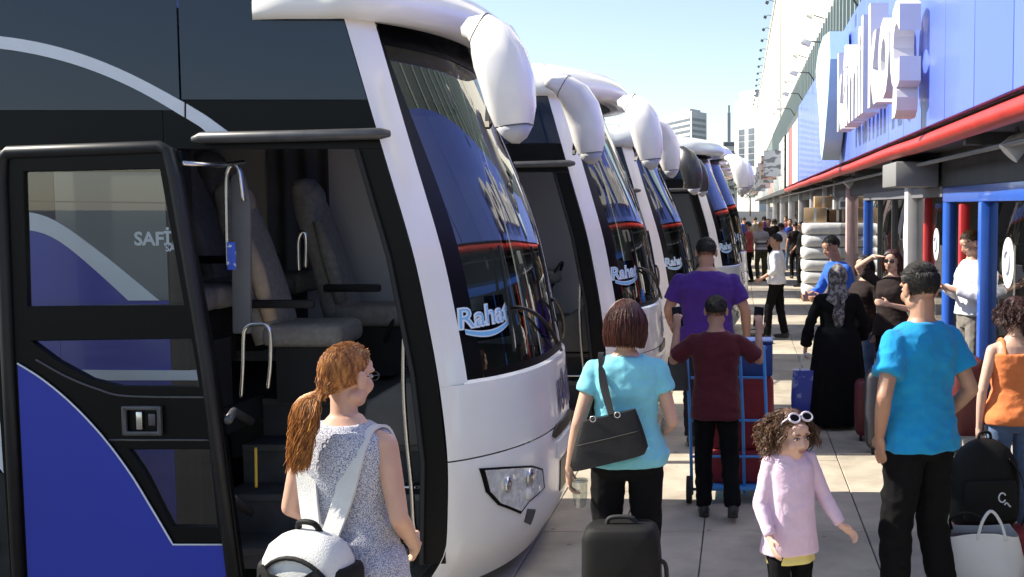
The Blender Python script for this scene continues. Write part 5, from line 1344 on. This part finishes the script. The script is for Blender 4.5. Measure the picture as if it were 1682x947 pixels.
# --- little girl in pink
lg = at_px(1299, 340); GF = math.pi + 0.34
t, I = person('little girl in a pale pink long-sleeved top with sunglasses on her curly hair', lg, GF, 1.20, M_SKINP, 'curly', H_BRN, C_PINK, C_BLKJ, child=True, build=1.10,
    pose=dict(elR=(0.215, 0.0, 1.10), wrR=(0.20, 0.16, 0.89), elL=(-0.25, -0.01, 1.12), wrL=(-0.345, 0.10, 0.915), knR=(0.095, 0.06, 0.50), anR=(0.10, -0.02, 0.085), knL=(-0.095, -0.02, 0.50), anL=(-0.10, -0.14, 0.10)),
    head_turn=0.28, head_tilt=-0.10, vox=0.0052, sleeve=1.92, cuff=0.040, hemz=0.74, faceit=True, seed=21, dense=1.0, folds=0.0045, hs=0.232, curlL=0.55, curlR=0.35, neckline=1.455, handL=(-0.55, 0.55, -0.45))
k = I['k']
g = G().loft([[((0.178 + ex) * f * math.cos(a) * k, (0.138 + ex) * f * math.sin(a) * k, z * k) for a in np.linspace(0, 6.283, 41)[:-1] for f in (1 + 0.03 * math.sin(7 * a),)] for z, ex in ((0.675, 0.006), (0.70, 0.002), (0.76, -0.012), (0.85, -0.03))])
obj('undershirt', g, C_YEL, t, smooth=True)
c, M, kk = I['hc'], I['Mh'], I['hh'] / 0.225
sg_ = thing('sunglasses', 'pale-framed sunglasses pushed up on the hair of the little girl', 'sunglasses', (lg[0], lg[1], 0.0), GF)
T = Matrix.Rotation(0.75, 3, 'X')
def SGp(p): return c + M @ ((Vector((0, 0.064, 0.104)) + T @ Vector(p)) * kk)
m_frame = mat('pale_lilac_plastic', (0.66, 0.60, 0.66), 0.3)
for s in (-1, 1):
    obj('frame', G().tube([SGp((0.037 * s + 0.030 * math.cos(a), 0, 0.023 * math.sin(a))) for a in np.linspace(0, 6.283, 21)], 0.0055, 8), m_frame, sg_, smooth=True)
    obj('lens', G().prism([SGp((0.037 * s + 0.028 * math.cos(a), 0.0, 0.021 * math.sin(a))) for a in np.linspace(0, 6.283, 21)[:-1]], tuple(M @ (T @ Vector((0, 0.002, 0))))), M_LENS, sg_)
    obj('temple', G().tube([SGp((0.066 * s, 0, 0.006)), SGp((0.083 * s, -0.04, 0.004)), SGp((0.087 * s, -0.085, -0.02))], 0.0045, 6), m_frame, sg_, smooth=True)
obj('bridge', G().tube([SGp((-0.009, 0, 0.006)), SGp((0, 0.002, 0.009)), SGp((0.009, 0, 0.006))], 0.0045, 6), m_frame, sg_, smooth=True)

# --- tall man in the blue t-shirt
lb = at_px(1513, 322)
person('tall man in a bright blue t-shirt and black trousers, hand in pocket', lb, 0.55, 1.90, M_SKINT, 'short', H_BLK, C_BLUE, C_BLKJ,
    pose=dict(elL=(-0.275, -0.075, 1.16), wrL=(-0.215, 0.03, 0.955), elR=(0.255, -0.08, 1.15), wrR=(0.20, 0.09, 0.97), knL=(-0.115, 0.03, 0.5), anL=(-0.135, 0.0, 0.085), knR=(0.115, 0.03, 0.5), anR=(0.15, -0.04, 0.085)),
    head_turn=-0.08, head_tilt=-0.14, vox=0.0068, sleeve=0.62, hemz=0.885, cuff=0.075, seed=9, dense=1.9, folds=0.013, handL=(0.15, 0.12, -1), curlL=0.3, build=0.98, pantfit=1.08, faceit=True)

# --- man in maroon with raised arms, his hand truck and phone
lm = at_px(1176, 236)
t, I = person('man in a maroon t-shirt holding both forearms up behind a blue hand truck', lm, 0.0, 1.57, M_SKINT, 'short', mat('hair_cropped', (0.02, 0.014, 0.011), 0.7, var=0.2, bump=0.3, bscale=200), C_MAR, C_BLKJ,
    pose=dict(elR=(0.335, 0.06, 1.245), wrR=(0.335, 0.17, 1.46), elL=(-0.335, 0.05, 1.245), wrL=(-0.315, 0.16, 1.47), knR=(0.105, 0.02, 0.5), anR=(0.13, -0.13, 0.13), knL=(-0.10, 0.05, 0.5), anL=(-0.10, 0.06, 0.085)),
    handR=(0.0, 0.25, 1), handL=(0.02, 0.2, 1), palmR=(-0.3, 1, 0), palmL=(0.3, 1, 0), vox=0.0075, sleeve=0.85, hemz=0.80, cuff=0.075, seed=13, dense=0.5, folds=0.009, curlR=0.7, curlL=0.7, build=1.0)
kM = I['k']
for nm, x, la in (('phone', 0.335, 'dark phone in the raised right hand of the man in maroon'), ('phone', -0.315, 'dark phone in the raised left hand of the man in maroon')):
    ph = thing(nm, la, 'phone', (lm[0] + x * kM, lm[1] + 0.26 * kM, 1.50 * kM + 0.02))
    obj('case', G().cbox((0, 0, 0.04), (0.07, 0.012, 0.145), rz=0.2, rx=-0.15, ry=0.12 if x > 0 else -0.1), M_BLACK, ph, bevel=0.005)
    obj('screen', G().cbox((0, 0.0085, 0.04), (0.062, 0.002, 0.132), rz=0.2, rx=-0.15, ry=0.12 if x > 0 else -0.1), M_LENS, ph)
m_tb = mat('blue_trolley_paint', (0.07, 0.30, 0.70), 0.35, var=0.1, vscale=8)
ct = thing('hand_truck', 'blue tubular hand truck with a red load, pushed by the man in maroon', 'hand truck', (lm[0] + 0.02, lm[1] + 0.42, 0.0))
for x in (-0.21, 0.18, 0.355):
    obj('upright', G().tube([(x, 0, 0.06), (x - 0.01, -0.02, 0.6), (x - 0.035, -0.06, 1.18)], 0.013, 10), m_tb, ct, smooth=True)
for z in (0.35, 0.62, 0.94, 1.16): obj('crossbar', G().tube([(-0.215, -0.02, z), (0.345, -0.02, z)], 0.010, 8), m_tb, ct, smooth=True)
obj('toe_plate', G().box((-0.16, -0.05, 0.10), (0.40, 0.42, 0.125)), m_tb, ct, bevel=0.006)
for x in (-0.23, 0.40): obj('wheel', G().tube([(x - 0.02, 0.0, 0.10), (x + 0.02, 0.0, 0.10)], 0.10, 20), m_dirt, ct, smooth='auto')
obj('axle', G().tube([(-0.24, 0, 0.10), (0.41, 0, 0.10)], 0.012, 8), M_GREYMET, ct)
ld = thing('red_bag', 'dark red soft bag loaded on the blue hand truck', 'bag', (lm[0] + 0.16, lm[1] + 0.62, 0.125))
obj('bag', rbox((0, 0, 0.26), (0.52, 0.30, 0.55), 3.5), mat('dark_red_fabric', (0.22, 0.012, 0.02), 0.7, var=0.15, bump=0.2, bscale=200), ld, smooth=True)
obj('base', rbox((0, 0, 0.0), (0.50, 0.30, 0.258), 4), mat('dark_red_fabric', (0.22, 0.012, 0.02)), ld, smooth=True)
ld = thing('blue_box', 'navy blue box on top of the red bag on the hand truck', 'box', (lm[0] + 0.17, lm[1] + 0.62, 0.938))
obj('shell', G().box((-0.24, -0.14, 0), (0.24, 0.14, 0.24)), mat('navy_box', (0.012, 0.05, 0.22), 0.5, var=0.15), ld, bevel=0.012)
obj('lid', G().box((-0.245, -0.145, 0.243), (0.245, 0.145, 0.262)), mat('navy_box', (0.012, 0.05, 0.22), 0.5), ld, bevel=0.006)
gb = thing('grey_paper_bag', 'dark grey carrier bag hanging from the left side of the hand truck', 'bag', (lm[0] - 0.29, lm[1] + 0.32, 0.86))
obj('bag', rbox((0, 0, 0), (0.16, 0.07, 0.24), 5, prof=[(0, 1.05), (0.3, 1.0), (0.8, 0.88), (1, 0.82)]), mat('dark_grey_paper', (0.045, 0.045, 0.05), 0.6, var=0.15), gb, smooth='auto')
obj('handle', G().tube(smooth_path([(-0.05, 0, 0.235), (-0.03, 0.0, 0.32), (0.05, 0.02, 0.32), (0.05, 0, 0.235)], 12), 0.004, 6), M_BLACK, gb)

# --- big man in purple
person('broad man in a purple t-shirt seen from behind, beyond the man in maroon', at_px(1160, 180), 0.05, 1.90, M_SKINT, 'short', H_BLK, C_PURP, cloth('dark_shorts', (0.02, 0.02, 0.03)),
    pose=dict(elL=(-0.275, -0.02, 1.16), wrL=(-0.26, 0.16, 1.02), elR=(0.285, -0.03, 1.15), wrR=(0.30, 0.06, 0.92)), build=1.30, vox=0.0085, sleeve=0.7, hemz=0.86, cuff=0.078, seed=15, dense=0.7, folds=0.010, head_tilt=-0.15)

# --- woman in black robe and patterned scarf
la_ = at_px(1376, 166)
t, I = person('woman in a long black robe with a patterned grey headscarf, seen from behind', la_, 0.05, 1.60, M_SKIN, None, None, C_BLK, C_BLK, female=True, build=1.28,
    pose=dict(elL=(-0.27, -0.04, 1.12), wrL=(-0.30, 0.02, 0.87), elR=(0.26, -0.03, 1.13), wrR=(0.25, 0.10, 0.95)), vox=0.009, sleeve=1.9, cuff=0.062, hemz=1.00, skirt=(1.10, 0.05, 0.265), seed=3, folds=0.012, curlL=0.9)
c, M, k, hh = I['hc'], I['Mh'], I['k'], I['hh']
g = G(); g.ell(c + Vector((0, -0.01, 0.005)), (0.096, 0.112, 0.13), 18, 12)
g.loft([[(c.x + rx * math.cos(a), c.y - 0.015 + oy + ry * math.sin(a), z) for a in np.linspace(0, 6.283, 25)[:-1]] for z, rx, ry, oy in ((c.z + 0.05, .085, .10, 0), (c.z - 0.06, .088, .095, -.005), (c.z - 0.14, .10, .095, -.015), (c.z - 0.20, .155, .11, -.02), (c.z - 0.26, .15, .115, -.025), (c.z - 0.36, .11, .115, -.03), (c.z - 0.46, .06, .10, -.04), (c.z - 0.52, .015, .06, -.06))])
link('headscarf', remesh(g, 0.009, 4, (0.010, 9, (1.3, 1.3, 0.6), 5)), C_SCARF, t)
bb = thing('blue_shopping_bag', 'bright blue patterned shopping bag held by the woman in the black robe', 'bag', (la_[0] - 0.30, la_[1] - 0.04, 0.12))
obj('bag', rbox((0, 0, 0), (0.31, 0.16, 0.46), 4, prof=[(0, .9), (.05, 1), (.4, 1.04), (.8, .97), (1, .9)]), mat('blue_printed_plastic', (0.02, 0.05, 0.36), 0.35, col2=(0.22, 0.28, 0.55), vscale=9, ramp=(0.55, 0.62)), bb, smooth='auto')
for y_ in (-0.05, 0.05): obj('handle', G().tube(smooth_path([(-0.07, y_, 0.45), (-0.045, y_ * 0.5, 0.60), (0.045, y_ * 0.5, 0.60), (0.07, y_, 0.45)], 14), 0.006, 6), m_card, bb, smooth=True)

# --- woman in orange, cut by the right edge
lo_ = at_px(1668, 262)
person('woman with dark curly hair in an orange strappy top at the right edge', lo_, 0.15, 1.62, M_SKINP, 'curly', H_DRK, C_ORG, C_JEAN, female=True, build=1.05,
    pose=dict(elL=(-0.225, -0.03, 1.13), wrL=(-0.225, 0.02, 0.87), elR=(0.22, 0.0, 1.13), wrR=(0.18, 0.2, 1.1)), vox=0.0072, tank=True, hemz=0.90, neckline=1.36, seed=31, dense=1.1, curlL=0.9, head_tilt=-0.15, head_turn=0.2)
bx_, by_ = (1622 - PX) / 272, F / 272
rd = thing('red_duffel_bag', 'dark red and black duffel bag lying under the black backpack', 'bag', (bx_ + 0.03, by_ - 0.05, 0.0))
obj('bag', rbox((0, 0, 0), (0.62, 0.32, 0.24), 3.2), mat('dark_red_fabric', (0.22, 0.012, 0.02)), rd, smooth=True)
obj('strap', strip(smooth_path([(-0.2, -0.17, 0.1), (-0.17, -0.15, 0.22), (-0.1, -0.06, 0.27), (0.05, -0.09, 0.265), (0.15, -0.165, 0.16)], 16), 0.035, 0.006, [(0, -0.7, 0.7)]), M_BAGB, rd)
bp2 = thing('black_backpack', 'large black backpack with a small white emblem held by the woman in orange', 'backpack', (bx_, by_, 0.252), 0.15)
obj('bag', rbox((0, 0, 0), (0.44, 0.24, 0.53), 2.8, 32, [(0, .80), (.05, .93), (.2, 1), (.5, 1.0), (.72, .92), (.88, .70), (.96, .45), (1, .22)]), M_BAGB, bp2, smooth=True)
obj('front_pocket', rbox((0, -0.11, 0.04), (0.33, 0.08, 0.26), 3), M_BAGB, bp2, smooth=True)
obj('carry_loop', G().tube(smooth_path([(-0.04, 0, 0.51), (-0.03, 0, 0.565), (0.03, 0, 0.565), (0.04, 0, 0.51)], 12), 0.010, 8), M_BAGB, bp2, smooth=True)
obj('emblem', G().tube([(0.06 + 0.022 * math.cos(a), -0.152, 0.20 + 0.028 * math.sin(a)) for a in np.linspace(0.5, 5.8, 14)], 0.005, 6), M_STRIPE, bp2)
obj('emblem', G().tube([(0.075 + 0.04 * q, -0.150, 0.155 + 0.012 * math.sin(q * 5)) for q in np.linspace(0, 1, 8)], 0.005, 6), M_STRIPE, bp2)
obj('strap', strip(smooth_path([(0.12, -0.10, 0.42), (0.2, -0.1, 0.30), (0.235, -0.08, 0.1), (0.22, -0.06, 0.0)], 12), 0.03, 0.005, [(1, -0.3, 0)]), M_BAGB, bp2)
wb = thing('white_shopping_bag', 'large white plastic carrier bag with loop handles at the lower right', 'bag', ((1614 - PX) / 300, F / 300, 0.0))
m_wb = mat('white_plastic_bag', (0.66, 0.66, 0.68), 0.42, var=0.06, vscale=5, bump=0.3, bscale=9)
g = G(); rg = []
for q, s in ((0, .86), (.05, .98), (.3, 1.06), (.6, 1.03), (.85, .93), (1, .88)):
    rg.append([(math.copysign(abs(math.cos(a)) ** 0.6, math.cos(a)) * 0.235 * s + 0.010 * math.sin(5 * a + q * 4), math.copysign(abs(math.sin(a)) ** 0.6, math.sin(a)) * 0.14 * s + 0.010 * math.cos(4 * a + q * 6), q * 0.40 + 0.012 * math.sin(3 * a) * q) for a in np.linspace(0, 6.283, 41)[:-1]])
obj('bag', g.loft(rg, cap=False), m_wb, wb, smooth=True)
obj('contents', rbox((0, 0, 0.02), (0.40, 0.22, 0.34), 3), mat('dark_contents', (0.04, 0.035, 0.04), 0.8), wb, smooth=True)
obj('handle', G().tube(smooth_path([(-0.03, -0.12, 0.38), (0.0, -0.11, 0.48), (0.05, -0.09, 0.53), (0.10, -0.10, 0.47), (0.13, -0.12, 0.37)], 18), 0.009, 8), m_wb, wb, smooth=True)
obj('handle', G().tube(smooth_path([(-0.13, 0.1, 0.38), (-0.15, 0.02, 0.46), (-0.06, -0.02, 0.50), (0.02, 0.05, 0.45), (0.04, 0.11, 0.38)], 18), 0.009, 8), M_BAGB, wb, smooth=True)

# --- man with a phone behind the blue post
lp = ((1596 - PX) / 168, F / 168, 0.15)
t, I = person('young man in a white shirt looking down at a phone beside the blue post', lp, math.pi/2 + 0.30, 1.80, M_SKIN, 'short', hair_mat('hair_brown', (0.03, 0.016, 0.009), (0.09, 0.05, 0.025)), C_WHT, C_GRY,
    pose=dict(elR=(0.24, 0.03, 1.14), wrR=(0.09, 0.27, 1.235), elL=(-0.24, 0.03, 1.14), wrL=(-0.07, 0.29, 1.225)), handR=(-0.5, 0.8, 0.15), handL=(0.5, 0.8, 0.15), palmR=(-0.2, 0, 1), palmL=(0.2, 0, 1), vox=0.008, sleeve=1.7, hemz=0.96, cuff=0.045, seed=17, dense=0.7, head_tilt=-0.42, faceit=True, curlR=0.7, curlL=0.7)
ph = thing('phone', 'black phone in the hands of the man in the white shirt by the blue post', 'phone', lp, math.pi/2 + 0.30)
obj('case', G().cbox((0.0, 0.38, 1.30), (0.072, 0.145, 0.010), rx=0.35), M_BLACK, ph, bevel=0.004)
obj('screen', G().cbox((0.0, 0.378, 1.3065), (0.064, 0.13, 0.002), rx=0.35), M_LENS, ph)
sc2 = thing('red_suitcase', 'tall dark red suitcase standing by the blue post', 'suitcase', ((1588 - PX) / 182, F / 182, 0.0))
obj('shell', rbox((0, 0, 0.05), (0.30, 0.45, 0.78), 5), mat('dark_red_shell', (0.10, 0.012, 0.015), 0.5, var=0.15), sc2, smooth=True)
for x in (-0.10, 0.10): obj('wheel', G().tube([(x - 0.015, -0.15, 0.03), (x + 0.015, -0.15, 0.03)], 0.03, 12), M_RUB, sc2)
obj('top_handle', G().tube(smooth_path([(0, -0.1, 0.82), (0, -0.08, 0.87), (0, 0.08, 0.87), (0, 0.1, 0.82)], 10), 0.012, 8), M_RUB, sc2, smooth=True)

# --- woman shielding her eyes
lw = at_px(1466, 158)
t, I = person('woman in a dark jacket and sunglasses shielding her eyes with a raised arm', lw, math.pi - 0.45, 1.74, M_SKINP, 'bob', H_DRK, C_DRK, C_BLKJ, female=True,
    pose=dict(elR=(0.36, 0.07, 1.57), wrR=(0.15, 0.17, 1.69), elL=(-0.22, 0.05, 1.14), wrL=(-0.05, 0.24, 1.20)), handR=(-0.9, 0.25, 0.05), palmR=(0, 0.1, -1), vox=0.009, sleeve=0.75, hemz=0.86, seed=23, dense=0.6, faceit=True, curlR=0.15)
c, M, kk = I['hc'], I['Mh'], I['hh'] / 0.225
sg2 = thing('sunglasses', 'dark sunglasses worn by the woman shielding her eyes', 'sunglasses', lw, math.pi - 0.45)
for s in (-1, 1): obj('lens', G().ell(c + M @ (Vector((0.031 * s, 0.094, 0.004)) * kk), (0.026, 0.006, 0.020), 12, 8, M), M_LENS, sg2, smooth=True)
obj('bridge', G().tube([c + M @ (Vector((-0.012, 0.098, 0.008)) * kk), c + M @ (Vector((0.012, 0.098, 0.008)) * kk)], 0.003, 6), M_LENS, sg2)
# --- dark-haired woman between robe and suitcases, man in blue behind
person('woman with dark hair and dark brown top standing just right of the black robe', at_px(1420, 152), math.pi - 0.9, 1.66, M_SKIN, 'bob', H_BLK, C_DRK, C_JEAN, female=True, pose=dict(elR=(0.2, 0.1, 1.15), wrR=(0.05, 0.28, 1.25)), vox=0.010, sleeve=0.8, seed=27, dense=0.5, faceit=True)
person('man in a royal blue shirt leaning forward behind the black robe', at_px(1392, 140), math.pi/2 + 0.5, 1.84, M_SKINT, 'short', H_BLK, C_NAVY if False else cloth('royal_blue_cloth', (0.03, 0.13, 0.55)), C_BLKJ, lean=(0, 0.16), head_tilt=-0.35, vox=0.010, sleeve=1.6, seed=29, dense=0.4, pose=dict(elR=(0.25, 0.2, 1.15), wrR=(0.15, 0.42, 1.1), elL=(-0.25, 0.2, 1.15), wrL=(-0.15, 0.42, 1.1)), faceit=True)
for i, (px, s_, col, la, w_, d_, h_) in enumerate(((1436, 176, (0.10, 0.012, 0.02), 'small dark red suitcase beside the black robe', 0.34, 0.24, 0.52), (1462, 186, (0.02, 0.02, 0.03), 'black suitcase left of the tall man in blue', 0.42, 0.26, 0.70))):
    q = at_px(px, s_); s3 = thing('suitcase', la, 'suitcase', q)
    obj('shell', rbox((0, 0, 0.05), (w_, d_, h_), 5), mat('case_%d' % i, col, 0.5, var=0.15), s3, smooth=True)
    for x in (-w_ * 0.35, w_ * 0.35): obj('wheel', G().tube([(x - 0.012, -0.06, 0.028), (x + 0.012, -0.06, 0.028)], 0.028, 12), M_RUB, s3)
    obj('top_handle', G().tube(smooth_path([(-0.07, 0, h_ + 0.04), (-0.05, 0, h_ + 0.09), (0.05, 0, h_ + 0.09), (0.07, 0, h_ + 0.04)], 10), 0.011, 8), M_RUB, s3, smooth=True)

# --- man in white shirt and dark trousers, mid distance
person('man in a white shirt and black trousers standing alone in the middle of the platform', at_px(1275, 100), 1.25, 1.74, M_SKINT, 'short', H_BLK, C_WHT, C_BLKJ, pose=dict(elR=(0.24, -0.05, 1.16), wrR=(0.25, 0.08, 0.95), elL=(-0.24, -0.05, 1.16), wrL=(-0.22, 0.16, 1.04), knL=(-0.1, 0.1, 0.5), anL=(-0.11, 0.12, 0.085), knR=(0.1, -0.04, 0.5), anR=(0.11, -0.12, 0.1)), vox=0.011, sleeve=1.5, hemz=0.93, seed=33, dense=0.35)
ql = at_px(1238, 103)
kb = thing('small_bag', 'small dark bag on the ground beside the lone man in white', 'bag', ql)
obj('bag', rbox((0, 0, 0), (0.36, 0.22, 0.16), 3), M_BAGB, kb, smooth=True)
obj('handle', G().tube(smooth_path([(-0.08, 0, 0.15), (-0.05, 0, 0.22), (0.05, 0, 0.22), (0.08, 0, 0.15)], 10), 0.008, 6), M_BAGB, kb)
# --- far crowd
C_STR = mat('striped_top', (0.6, 0.58, 0.55), 0.9, col2=(0.05, 0.05, 0.06), vscale=5, ramp=(0.48, 0.52), detail=0, stretch=(0.01, 0.01, 3))
far = [(1211, 62, 1.68, 2.2, 'bob', H_BLK, C_WHT, C_BLKJ, True, 'far woman in a pale top and black trousers close to the coach noses'),
       (1229, 57, 1.75, 1.2, 'short', H_BLK, cloth('dull_red_cloth', (0.30, 0.05, 0.04)), C_BLKJ, False, 'far man in a dull red top between the coach noses and the striped top'),
       (1250, 56, 1.74, 0.3, 'short', hair_mat('hair_orange_cap', (0.45, 0.14, 0.02), (0.62, 0.3, 0.05)), C_STR, cloth('olive_cloth', (0.07, 0.07, 0.035)), False, 'far person in a striped top with an orange cap'),
       (1262, 50, 1.78, 2.9, 'short', H_BLK, C_DRK, C_BLKJ, False, 'far man in dark brown just right of the striped top'),
       (1283, 52, 1.66, 0.6, 'bob', H_BLK, C_WHT, C_JEAN, True, 'far woman in a white top and jeans left of the wrapped pallet'),
       (1297, 48, 1.76, 3.4, 'short', H_BLK, C_NAVY, C_JEAN, False, 'far man in navy beside the wrapped pallet'),
       (1306, 54, 1.72, 0.2, 'short', H_BLK, C_DRK, C_BLKJ, False, 'far man in dark brown touching the wrapped pallet'),
       (1272, 42, 1.70, 0.0, 'bob', H_BLK, C_BLKJ, C_BLKJ, True, 'far woman all in black deep in the crowd'),
       (1240, 40, 1.75, 0.4, 'short', H_BLK, C_GRY, C_BLKJ, False, 'far man in a grey top deep in the crowd'),
       (1291, 38, 1.74, 2.5, 'short', H_BLK, C_MAR, C_JEAN, False, 'far man in maroon deep in the crowd'),
       (1222, 40, 1.74, 0.2, 'short', H_BLK, C_NAVY, C_BLKJ, False, 'far man in navy deep among the coach noses'),
       (1255, 34, 1.72, 0.1, 'bob', H_BLK, C_PURP, C_BLKJ, True, 'far woman in purple at the end of the crowd'),
       (1305, 30, 1.75, 0.1, 'short', H_BLK, C_WHT, C_GRY, False, 'far man in white under the far awning'),
       (1330, 31 * 2, 1.76, 1.9, 'short', H_BLK, C_BLKJ, C_BLKJ, False, 'far man in black standing left of the wrapped pallet'),]
for i, (px, s_, Hh, fa, st, hm, tp, bt, fe, la) in enumerate(far):
    if px == 1330: px, s_ = 1316, 60
    person(la, at_px(px, s_), fa, Hh, M_SKINT if i % 2 else M_SKIN, st, hm, tp, bt, female=fe, vox=0.016, sleeve=0.7, seed=40 + i, dense=0.15, folds=0.008, group='far people on the platform',
           pose=dict(wrR=(0.20, 0.16 if i % 3 else 0.05, 0.98), knL=(-0.1, 0.08, 0.5), anL=(-0.1, 0.10 if i % 2 else -0.02, 0.085), anR=(0.1, -0.08 if i % 2 else -0.02, 0.085)))
# --- wrapped pallet with cardboard boxes
pl_ = ((1352 - PX) / 70, F / 70, 0.0)
pt = thing('wrapped_pallet', 'tall stack of white wrapped bales on a pallet standing on the platform', 'pallet', pl_)
m_wrap = mat('white_stretch_wrap', (0.70, 0.71, 0.72), 0.35, var=0.10, vscale=6, bump=0.5, bscale=10)
for i in range(3): obj('pallet_board', G().box((-0.5, -0.5 + i * 0.4, 0.0), (0.5, -0.3 + i * 0.4, 0.12)), m_desk, pt)
for i in range(6):
    obj('bale', rbox((R.uniform(-0.015, 0.015), R.uniform(-0.015, 0.015), 0.125 + i * 0.282), (1.0, 0.95, 0.278), 6), m_wrap, pt, smooth=True)
m_cb = mat('cardboard', (0.46, 0.32, 0.18), 0.8, var=0.12, vscale=5)
zt = 0.125 + 6 * 0.282
for i, (x, y_, z, a, b_, h_, la) in enumerate(((-0.20, -0.1, zt, 0.52, 0.5, 0.34, 'wide cardboard box on top of the wrapped pallet, left'), (-0.02, -0.05, zt + 0.345, 0.40, 0.42, 0.26, 'cardboard box topmost on the wrapped pallet'), (0.30, -0.05, zt, 0.40, 0.45, 0.30, 'open cardboard box on the right of the wrapped pallet'))):
    c = thing('cardboard_box', la, 'box', (pl_[0] + x, pl_[1] + y_, z + 0.003), 0.06 * (i - 1))
    obj('carton', G().box((-a/2, -b_/2, 0), (a/2, b_/2, h_)), m_cb if i != 2 else mat('brown_cardboard', (0.14, 0.07, 0.035), 0.8, var=0.15), c, bevel=0.006)
    obj('flap', G().cbox((a/2 + 0.05, 0, h_ - 0.02), (0.16, b_ * 0.95, 0.006), ry=0.7), m_cb, c)
    obj('tape', G().box((-0.03, -b_/2 - 0.002, 0.02), (0.03, -b_/2 - 0.0005, h_ - 0.01)), m_card, c)
